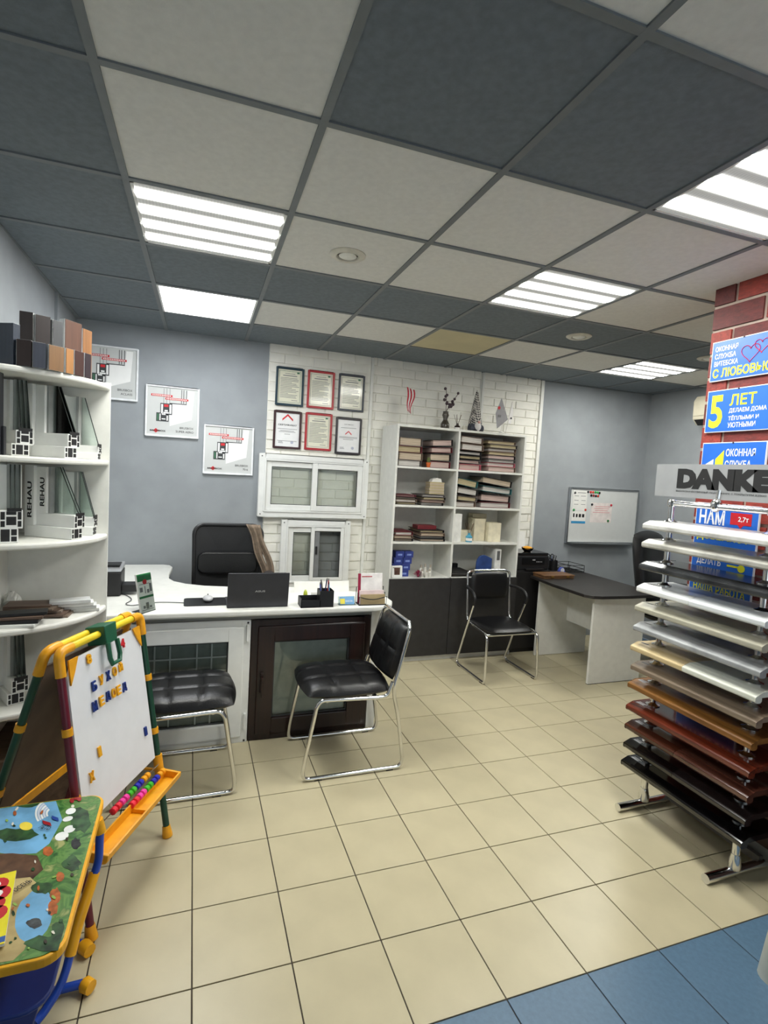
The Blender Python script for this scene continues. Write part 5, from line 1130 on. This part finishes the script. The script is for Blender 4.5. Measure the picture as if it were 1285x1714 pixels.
# ================================================================== TOY EASEL
greent = M('dark_green_tube', (20, 66, 48), .35); maroont = M('maroon_tube', (98, 22, 42), .35); limey = M('bright_yellow_tube', (232, 204, 40), .35); orange = M('amber_joint', (232, 162, 24), .38)
EL, ER, ETL, ETR = V((-.278, 1.898, 0)), V((-.059, 2.368, 0)), V((-.417, 2.04, .955)), V((-.201, 2.49, .955))
ed = (ER - EL).normalized(); en = V((ed.y, -ed.x, 0)); bn = ed.cross(((ETL + ETR) / 2 - (EL + ER) / 2)).normalized()   # board normal, towards the room
if bn.dot(en) < 0: bn = -bn
BLo, BRo = EL - en * .5, ER - en * .5; BTL, BTR = ETL - en * .045, ETR - en * .045
ea = thing('toy_easel', (EL + ER + BLo + BRo) / 4, "child's two-sided easel with a white board and yellow joints beside the play table", 'easel')
lerp = lambda p, q, t: p + (q - p) * t
r_ = .0135
for (f, tp, mt) in ((EL, ETL, maroont), (ER, ETR, greent), (BLo, BTL, greent), (BRo, BTR, maroont)):
    lg = MB().tube([lerp(f, tp, .015), lerp(f, tp, .95)], r_, 12).build('leg', mt, ea, smooth=True)
    MB().tube([f + V((0, 0, .001)), lerp(f, tp, .012), lerp(f, tp, .05)], [.021, .021, .016], 10).build('foot_cap', orange, lg, smooth=True)
    for t in (.48, .72): MB().tube([lerp(f, tp, t - .013), lerp(f, tp, t + .013)], r_ + .004, 12).build('clip_ring', orange, lg, smooth=True)
for (l, r2) in ((ETL, ETR), (BTL, BTR)):
    dl = (EL - ETL).normalized() if l is ETL else (BLo - BTL).normalized(); dr = (ER - ETR).normalized() if l is ETL else (BRo - BTR).normalized()
    MB().tube([lerp(l, r2, .1), lerp(l, r2, .9)], r_, 12).build('top_tube', limey, ea, smooth=True)
    MB().tube(fillet([l + dl * .085, l, lerp(l, r2, .13)], .035, 6), r_ + .004, 12).build('elbow', orange, ea, smooth=True)
    MB().tube(fillet([r2 + dr * .085, r2, lerp(l, r2, .87)], .035, 6), r_ + .004, 12).build('elbow', orange, ea, smooth=True)
# front board between the legs
def EP(u, t, off=0.0): return lerp(lerp(EL, ETL, t), lerp(ER, ETR, t), u) + bn * off
bp = [(.05, .37), (.95, .37), (.95, .9), (.9, .955), (.12, .955), (.05, .9)]
P0 = [EP(u, t, .004) for u, t in bp]; P1 = [EP(u, t, -.004) for u, t in bp]; n = len(bp)
MB().add(P0 + P1, [tuple(range(n)), tuple(range(2 * n - 1, n - 1, -1))] + [(i, n + i, n + (i + 1) % n, (i + 1) % n) for i in range(n)]).build('white_board', M('toy_white_board', (228, 230, 236), .25, var=.01, coat=.2), ea)
rq = [lerp(lerp(BLo, BTL, t), lerp(BRo, BTR, t), u) for u, t in ((.05, .37), (.95, .37), (.95, .94), (.05, .94))]
rn = (rq[1] - rq[0]).cross(rq[3] - rq[0]).normalized() * .006
MB().add(rq + [p + rn for p in rq], [(0, 1, 2, 3), (7, 6, 5, 4), (0, 4, 5, 1), (1, 5, 6, 2), (2, 6, 7, 3), (3, 7, 4, 0)]).build('chalk_board', M('brown_hardboard', (104, 86, 72), .7, var=.12, scale=8), ea)
for (u, t, s_) in ((.06, .93, 1), (.94, .93, -1)):
    MB().add([EP(u, .96, .006), EP(u + .1 * s_, .96, .006), EP(u + .05 * s_, .91, .006), EP(u, .87, .006), EP(u, .96, .012), EP(u + .1 * s_, .96, .012), EP(u + .05 * s_, .91, .012), EP(u, .87, .012)], [(3, 2, 1, 0), (4, 5, 6, 7), (0, 1, 5, 4), (1, 2, 6, 5), (2, 3, 7, 6), (3, 0, 4, 7)]).build('corner_clip', orange, ea)
# paper clip on the top bar
cl = MB(); cu, ct = .63, 1.0
def CP(u, t, o_): return EP(u, t, o_)
def quadslab(pts, o0, o1): 
    a = [EP(u, t, o0) for u, t in pts]; b = [EP(u, t, o1) for u, t in pts]; k = len(pts)
    return MB().add(a + b, [tuple(range(k)), tuple(range(2 * k - 1, k - 1, -1))] + [(i, k + i, k + (i + 1) % k, (i + 1) % k) for i in range(k)])
gcl = M('green_clip', (24, 88, 62), .4)
quadslab([(.435, .955), (.57, .955), (.58, 1.03), (.425, 1.03)], .03, -.05).build('clip_body', gcl, ea, bevel=.004)
MB().tube([EP(.445, .96, .03), EP(.44, .9, .034), EP(.455, .875, .036), EP(.545, .875, .036), EP(.565, .9, .034), EP(.56, .96, .03)], .009, 8).build('clip_loop', gcl, ea, smooth=True)
# tray, cross bars and counting rods
tr_ = [EP(-.02, .275), EP(.99, .275)]
ax = (tr_[1] - tr_[0]); al = ax.normalized(); W2 = ax.length
def tray(o_, al, fw_, W2, nm, par):
    prof = [(0, .006), (.006, 0), (.062, 0), (.071, .004), (.077, .014), (.079, .034), (.073, .035), (.07, .016), (.062, .008), (.008, .008), (.006, .04), (0, .04)]
    MB().prism(prof, al * (W2 - .02), o_ + al * .01, fw_, Z_).build(nm, orange, par)
    for k in (0, W2 - .012): MB().prism([(0, .006), (.006, 0), (.062, 0), (.071, .004), (.077, .014), (.079, .034), (0, .04)], al * .012, o_ + al * k, fw_, Z_).build('tray_end', orange, par, bevel=.003)
    MB().obox(o_ + al * (W2 * .5) + fw_ * .008 + V((0, 0, .006)), al * .004, fw_ * .06, Z_ * .018).build('tray_divider', orange, par)
tray(tr_[0] + en * .02, al, en, W2, 'tray', ea)
rt = [lerp(BLo, BTL, .27), lerp(BRo, BTR, .27)]
tray(rt[0] - en * .02 + al * .0, al, -en, W2 - .0, 'tray', ea)
for k, (t, o_) in enumerate(((.335, .01), (.305, .03))):
    rod = MB().tube([EP(.0, t, o_), EP(1.0, t, o_)], .0022, 6).build('counting_rod', chrome, ea)
    cols = [(226, 40, 60), (236, 60, 160), (60, 180, 40), (36, 40, 170), (236, 160, 24)]
    for j in range(10):
        u = .5 + .05 * j - .14 * (1 - k) - (.0 if k else .02); cc = cols[j // 2]
        p = EP(u, t, o_); MB().tube([p - al * .011, p - al * .008, p + al * .008, p + al * .011], [.008, .0135, .0135, .008], 10).build('bead', M('bead_%d' % (j // 2), cc, .35), rod, smooth=True)
for u, f, tp in ((0, EL, ETL), (1, ER, ETR)): MB().tube([lerp(f, tp, .25), lerp(f, tp, .37)], r_ + .006, 12).build('tray_bracket', orange, ea, smooth=True)
MB().tube([lerp(EL, ETL, .3), lerp(BLo, BTL, .3)], .006, 8).build('spreader', orange, ea, smooth=True); MB().tube([lerp(ER, ETR, .3), lerp(BRo, BTR, .3)], .006, 8).build('spreader', orange, ea, smooth=True)
tag(MB().obox(rt[0] - en * .06 + al * .06 + V((0, 0, .0095)), al * .17, en * .004, Z_ * .1 + en * .012).build('paper_sheet', paper), 'white sheet of paper propped in the rear easel tray', 'paper')
# magnets on the easel board
bup = (ed.cross(bn)); bup = bup if bup.z > 0 else -bup
def emag(px, py, txt, mt, nm, h=.034, w_=None):
    p = on_plane(px, py, EP(.5, .6, .0045), bn)
    o_ = thing('letter_magnet', p, '%s magnet on the white easel board' % nm, 'magnet', 'letter magnets on the toy easel')
    vs_, fs_ = glyphs(txt, .03); mb = MB(); text_into(mb, txt, p - bup * h / 2, ed, bup, w_, h, .03, .0006, .006, .5)
    mb.build('letter', mt, o_)
yl, bl_ = yellowp, M('magnet_navy', (26, 52, 128), .4)
for (px, py, ch, mt, nm) in ((156, 1148, 'Б', bl_, 'blue letter, first of the upper word'), (168, 1138, 'У', yl, 'yellow letter, second of the upper word'), (179.5, 1131, 'Х', bl_, 'blue letter, third of the upper word'), (190, 1124, 'О', yl, 'yellow letter, fourth of the upper word'), (200, 1116, 'Й', yl, 'yellow letter, last of the upper word'),
                             (157, 1182, 'М', bl_, 'blue letter, first of the lower word'), (168.5, 1173, 'Е', yl, 'yellow letter, second of the lower word'), (179, 1165.5, 'Д', bl_, 'blue letter, third of the lower word'), (188.5, 1160, 'О', yl, 'yellow letter, fourth of the lower word'), (197, 1155, 'Е', yl, 'yellow letter, fifth of the lower word'), (206.5, 1150, 'Д', bl_, 'blue letter, last of the lower word'),
                             (203.5, 1077, '4', redp, 'red digit'), (147, 1103, '8', yl, 'yellow digit near the upper corner'), (165, 1258, '1', yl, 'slim yellow digit'), (152, 1300, 'Ж', yl, 'yellow letter near the lower edge'), (242, 1224, 'I', bl_, 'single navy bar')):
    emag(px, py, ch, mt, nm, .036, .024 if ch not in '1I' else .016)
# ================================================================== PLAY TABLE
TZ = .5
kt = thing('play_table', (-.49, 1.6, 0), "child's play table with a colourful nature print and yellow edge", 'table')
tx0, tx1, ty0, ty1 = -.74, -.247, 1.293, 1.925
rp_ = rpoly(tx1 - tx0, ty1 - ty0, .05, 6, (tx0 + tx1) / 2, (ty0 + ty1) / 2)
grass = M_ramp('print_meadow', [(.32, (30, 62, 36)), (.44, (58, 108, 52)), (.52, (104, 146, 76)), (.58, (76, 120, 60)), (.68, (168, 170, 110))], .3, 14, (1, 1, 1), .3, 1.2)
edge_ = MB().prism(rp_, Z_ * .024, (0, 0, TZ - .0265)).build('table_edge', yellowp, kt, bevel=.004)
tp = MB().prism(rpoly(tx1 - tx0 - .016, ty1 - ty0 - .016, .044, 6, (tx0 + tx1) / 2, (ty0 + ty1) / 2), Z_ * .002, (0, 0, TZ - .0025)).build('printed_top', grass, kt)
lvl = [0]
def decal(pts, mt, nm):
    lvl[0] += 1; q = [on_z(x, y, TZ) for x, y in pts]
    q = [V((min(max(p.x, tx0 + .012), tx1 - .012), min(max(p.y, ty0 + .012), ty1 - .012), 0)) for p in q]
    MB().prism([(p.x, p.y) for p in q], Z_ * .0003, (0, 0, TZ - .0005 + .00004 * lvl[0])).build(nm, mt, tp)
def ell(cx, cy, rx, ry, n=18, rot=0, jit=0, seed=1):
    rr = random.Random(seed); return [(cx + rx * math.cos(t) * (1 + rr.uniform(-jit, jit)) * math.cos(rot) - ry * math.sin(t) * math.sin(rot), cy + rx * math.cos(t) * math.sin(rot) + ry * math.sin(t) * (1 + rr.uniform(-jit, jit)) * math.cos(rot)) for t in [2 * PI * i / n for i in range(n)]]
pblue = M('print_lake', (112, 168, 208), .3, var=.12, scale=14, coat=.3); pbrown = M_ramp('print_earth', [(.35, (62, 40, 30)), (.65, (116, 84, 62))], .3, 16, coat=.3); ptan = M_ramp('print_sand', [(.35, (150, 128, 80)), (.65, (196, 176, 124))], .3, 12, coat=.3); pdk = M_ramp('print_thicket', [(.35, (24, 46, 30)), (.65, (60, 100, 58))], .3, 30, coat=.3); pw = M('print_cloud', (238, 240, 238), .3, coat=.3); pyl = M('print_sun', (240, 216, 80), .3, coat=.3); pred = M('print_berry', (158, 34, 40), .3, coat=.3); prust = M('print_fox', (176, 96, 48), .3, var=.2, scale=60, coat=.3)
decal([(-60, 1345), (50, 1340), (95, 1336), (104, 1372), (82, 1412), (60, 1428), (20, 1430), (-60, 1420)], pblue, 'lake_picture')
decal([(-60, 1432), (20, 1428), (62, 1432), (72, 1455), (50, 1475), (-60, 1478)], pbrown, 'burrow_picture')
decal([(-60, 1480), (50, 1468), (74, 1490), (62, 1540), (40, 1590), (20, 1612), (-60, 1620)], ptan, 'sand_picture')
decal(ell(57, 1533, 30, 46, 20, .35, .06, 3), pblue, 'pond_picture')
for i, (cx, cy, rx, ry, mt) in enumerate(((26, 1397, 34, 11, pdk), (134, 1372, 18, 22, pdk), (120, 1445, 15, 13, pdk), (70, 1486, 18, 10, pdk), (80, 1580, 36, 14, pdk), (98, 1560, 14, 20, pdk), (45, 1345, 22, 6, pdk), (92, 1500, 9, 14, prust), (100, 1468, 8, 8, prust), (80, 1425, 9, 8, prust), (88, 1520, 8, 12, prust), (57, 1545, 12, 9, M('print_goose', (70, 74, 76), .3, var=.3, scale=60)), (126, 1412, 9, 9, M('print_badger', (40, 44, 46), .3, var=.4, scale=60)))):
    decal(ell(cx, cy, rx, ry, 16, 0, .22, i), mt, 'scenery_patch')
for i in range(5):
    a = 12 + i * 0; rad = 30 - i * 4.5
    decal([(88 - rad * math.cos(t), 1362 - rad * .85 * math.sin(t)) for t in [(-.55 + 1.5 * k / 8) for k in range(9)]] + [(88 - (rad - 3.4) * math.cos(t), 1362 - (rad - 3.4) * .85 * math.sin(t)) for t in [(-.55 + 1.5 * k / 8) for k in range(8, -1, -1)]], [pw, M('print_pale', (210, 214, 226), .3), pw, M('print_pale'), pw][i], 'rainbow_band')
decal(ell(43, 1383, 11, 7), pyl, 'sun_picture')
for i, (cx, cy, rx, ry) in enumerate(((103, 1400, 12, 7), (116, 1388, 10, 6), (118, 1358, 9, 5), (113, 1371, 9, 4), (125, 1331, 8, 4), (143, 1330, 8, 4))): decal(ell(cx, cy, rx, ry, 14, -.3), pw, 'white_patch')
rr = random.Random(21); bits = [M('print_leaf_dark', (36, 74, 40), .3), M('print_petal', (226, 222, 206), .3), prust, M('print_leaf_light', (140, 176, 84), .3), M('print_twig', (58, 50, 40), .3), pdk]
for i in range(46):
    cx = rr.uniform(0, 150); cy = rr.uniform(1345, 1590)
    if cx > 158 - (cy - 1345) * .22 - 10: continue
    decal(ell(cx, cy, rr.uniform(2, 5), rr.uniform(1.5, 3.5), 7, rr.uniform(0, 3), .3, i), rr.choice(bits), 'scenery_detail')
for (cx, cy) in ((120, 1341), (132, 1338), (126, 1336)): decal(ell(cx, cy, 4, 4, 10), pred, 'berry')
decal([(x, y) for x, y in ((70, 1374), (84, 1378), (86, 1384), (72, 1380))], pred, 'rainbow_end'); decal([(86, 1366), (97, 1370), (98, 1376), (87, 1372)], M('print_navy', (40, 70, 150), .3), 'rainbow_end')
def ttext(t, p0, p1, h, mt):
    a = on_z(*p0, TZ); b = on_z(*p1, TZ); d = (b - a); u = d.normalized(); v = V((-u.y, u.x, 0)); mb = MB(); text_into(mb, t, V((a.x, a.y, TZ + .0046)), u, v, d.length, h, .02, 0); mb.build('lettering', ink, tp)
ttext('ОСЕНЬ', (26, 1496), (54, 1478), .017, ink); ttext('ЛЕТО', (63, 1388), (80, 1392), .014, ink)
# frame of the table
def tubepath(px, r, mt, nm, par): return MB().tube(fillet([on_z(x, y, z) for x, y, z in px], .06, 5), r, 10).build(nm, mt, par, smooth=True)
tubepath([(167, 1388, .44), (166, 1412, .39), (165, 1440, .335), (156, 1468, .29)], .0125, bluep, 'leg_tube', kt)
tubepath([(158, 1460, .30), (147, 1495, .26), (130, 1545, .20), (117, 1598, .125)], .0165, yellowp, 'leg_sleeve', kt)
tubepath([(117, 1596, .126), (110, 1625, .09), (98, 1656, .055), (72, 1696, .02), (58, 1712, .0145)], .0125, bluep, 'leg_tube', kt)
p = on_z(168, 1384, .45)
MB().tube([(p.x, p.y, .432), (p.x - .01, p.y, .476)], .017, 10).build('corner_bracket', yellowp, kt, smooth=True)
for (x, y) in ((-.70, 1.86), (-.70, 1.36)): lg = MB().tube(fillet([(x, y, .475), (x, y, .1), (x + .0, y, .014)], .05), .0125, 10).build('leg', bluep, kt, smooth=True); MB().cyl((x, y, 0), (x, y, .03), .019, n=10).build('foot_cap', yellowp, lg)
f = MB().tube([(-.5, 1.98, .02), on_z(136, 1580, .02)], .0125, 10).build('floor_tube', bluep, kt, smooth=True)
q = on_z(137, 1581, .022); q2 = on_z(150, 1592, .022); MB().tube([q, lerp(q, q2, .3), q2], [.017, .022, .02], 10).build('foot_cap', yellowp, f, smooth=True)
# small blue chair under the table
kc = thing('toy_chair', (-.45, 1.55, 0), "navy blue child's chair pushed under the play table", 'chair')
MB().prism(rpoly(.37, .30, .06, 5, -.475, 1.51), Z_ * .014, (0, 0, .3)).build('seat', navyp, kc, bevel=.005)
MB().add([(-.31, 1.385, .305), (-.65, 1.385, .305), (-.63, 1.42, .16), (-.35, 1.42, .16), (-.31, 1.395, .305), (-.65, 1.395, .305), (-.63, 1.43, .16), (-.35, 1.43, .16)], [(3, 2, 1, 0), (4, 5, 6, 7), (0, 1, 5, 4), (1, 2, 6, 5), (2, 3, 7, 6), (3, 0, 4, 7)]).build('seat_apron', navyp, kc, bevel=.003)
for s_ in (-.6, -.4):
    q = on_z(139, 1646, .022) if s_ == -.4 else V((-.6, 1.72, .022))
    lg = MB().tube(fillet([(s_ - .06, 1.62, .299), (s_ - .06, 1.67, .04), (s_ - .05, 1.70, .02), (s_ + .02, 1.71, .02), (q.x, q.y, .022)], .04, 5), .0125, 10).build('leg_tube', bluep, kc, smooth=True)
    q2 = on_z(152, 1653, .022) if s_ == -.4 else q + V((.03, .0, 0)); MB().tube([q, lerp(q, q2, .25), q2], [.017, .022, .02], 10).build('foot_cap', yellowp, lg, smooth=True)
# yellow book on the table
bq0, bq1 = on_z(27, 1460, TZ + .007), on_z(7, 1582, TZ + .007)
u = (bq0 - bq1); L = u.length; u.normalize(); v = V((-u.y, u.x, 0)); o_ = V((bq1.x, bq1.y, TZ + .0052))
bk_ = thing('activity_book', o_ + v * .08, 'yellow activity book with red and white lettering lying on the play table', 'book')
MB().obox(o_, u * L, v * .2, Z_ * .006).build('pages', paper, bk_); cv = MB().obox(o_ + Z_ * .006, u * L, v * .2, Z_ * .0012).build('cover', M('book_yellow', (236, 222, 40), .35, coat=.3), bk_)
rdm = M('book_red', (196, 34, 44), .4)
for k in range(4): MB().lathe([(0, 0), (.026, 0), (.026, .0004), (0, .0004)], o_ + Z_ * .0073 + u * (L * (.42 + .14 * k)) + v * (.03 + .008 * (k % 2)), 14).build('red_blob', rdm, cv)
for k in range(4): MB().lathe([(0, 0), (.013, 0), (.013, .0004), (0, .0004)], o_ + Z_ * .008 + u * (L * (.42 + .14 * k)) + v * (.034 + .008 * (k % 2)), 10).build('white_blob', paper, cv)
MB().obox(o_ + Z_ * .0073 + u * L * .02 + v * .0, u * L * .07, v * .02, Z_ * .0003).build('corner_mark', M('book_blue', (50, 90, 160), .4), cv)
# ================================================================== PALE BIN AT THE RIGHT EDGE
bx, by = 1.985, 1.03
bnm = M('pale_grey_plastic', (188, 190, 180), .35, var=.03)
bi = thing('waste_bin', (bx, by, 0), 'pale grey plastic bin standing on the blue floor tiles near the stand', 'bin')
def ring(z, w_): return [V((x, y, z)) for x, y in rpoly(w_, w_, .05, 5, bx, by)]
r0, r1, r2, r3 = ring(0, .26), ring(.25, .22), ring(.25, .2), ring(.01, .24); n = len(r0)
MB().add(r0 + r1 + r2 + r3, [(k * n + i, k * n + (i + 1) % n, (k + 1) * n + (i + 1) % n, (k + 1) * n + i) for k in range(3) for i in range(n)] + [tuple(range(n))[::-1], tuple(range(3 * n, 4 * n))]).build('shell', bnm, bi, smooth=True)
MB().tube([p for p in ring(.252, .222)], .007, 8, closed=True).build('rim', bnm, bi, smooth=True)
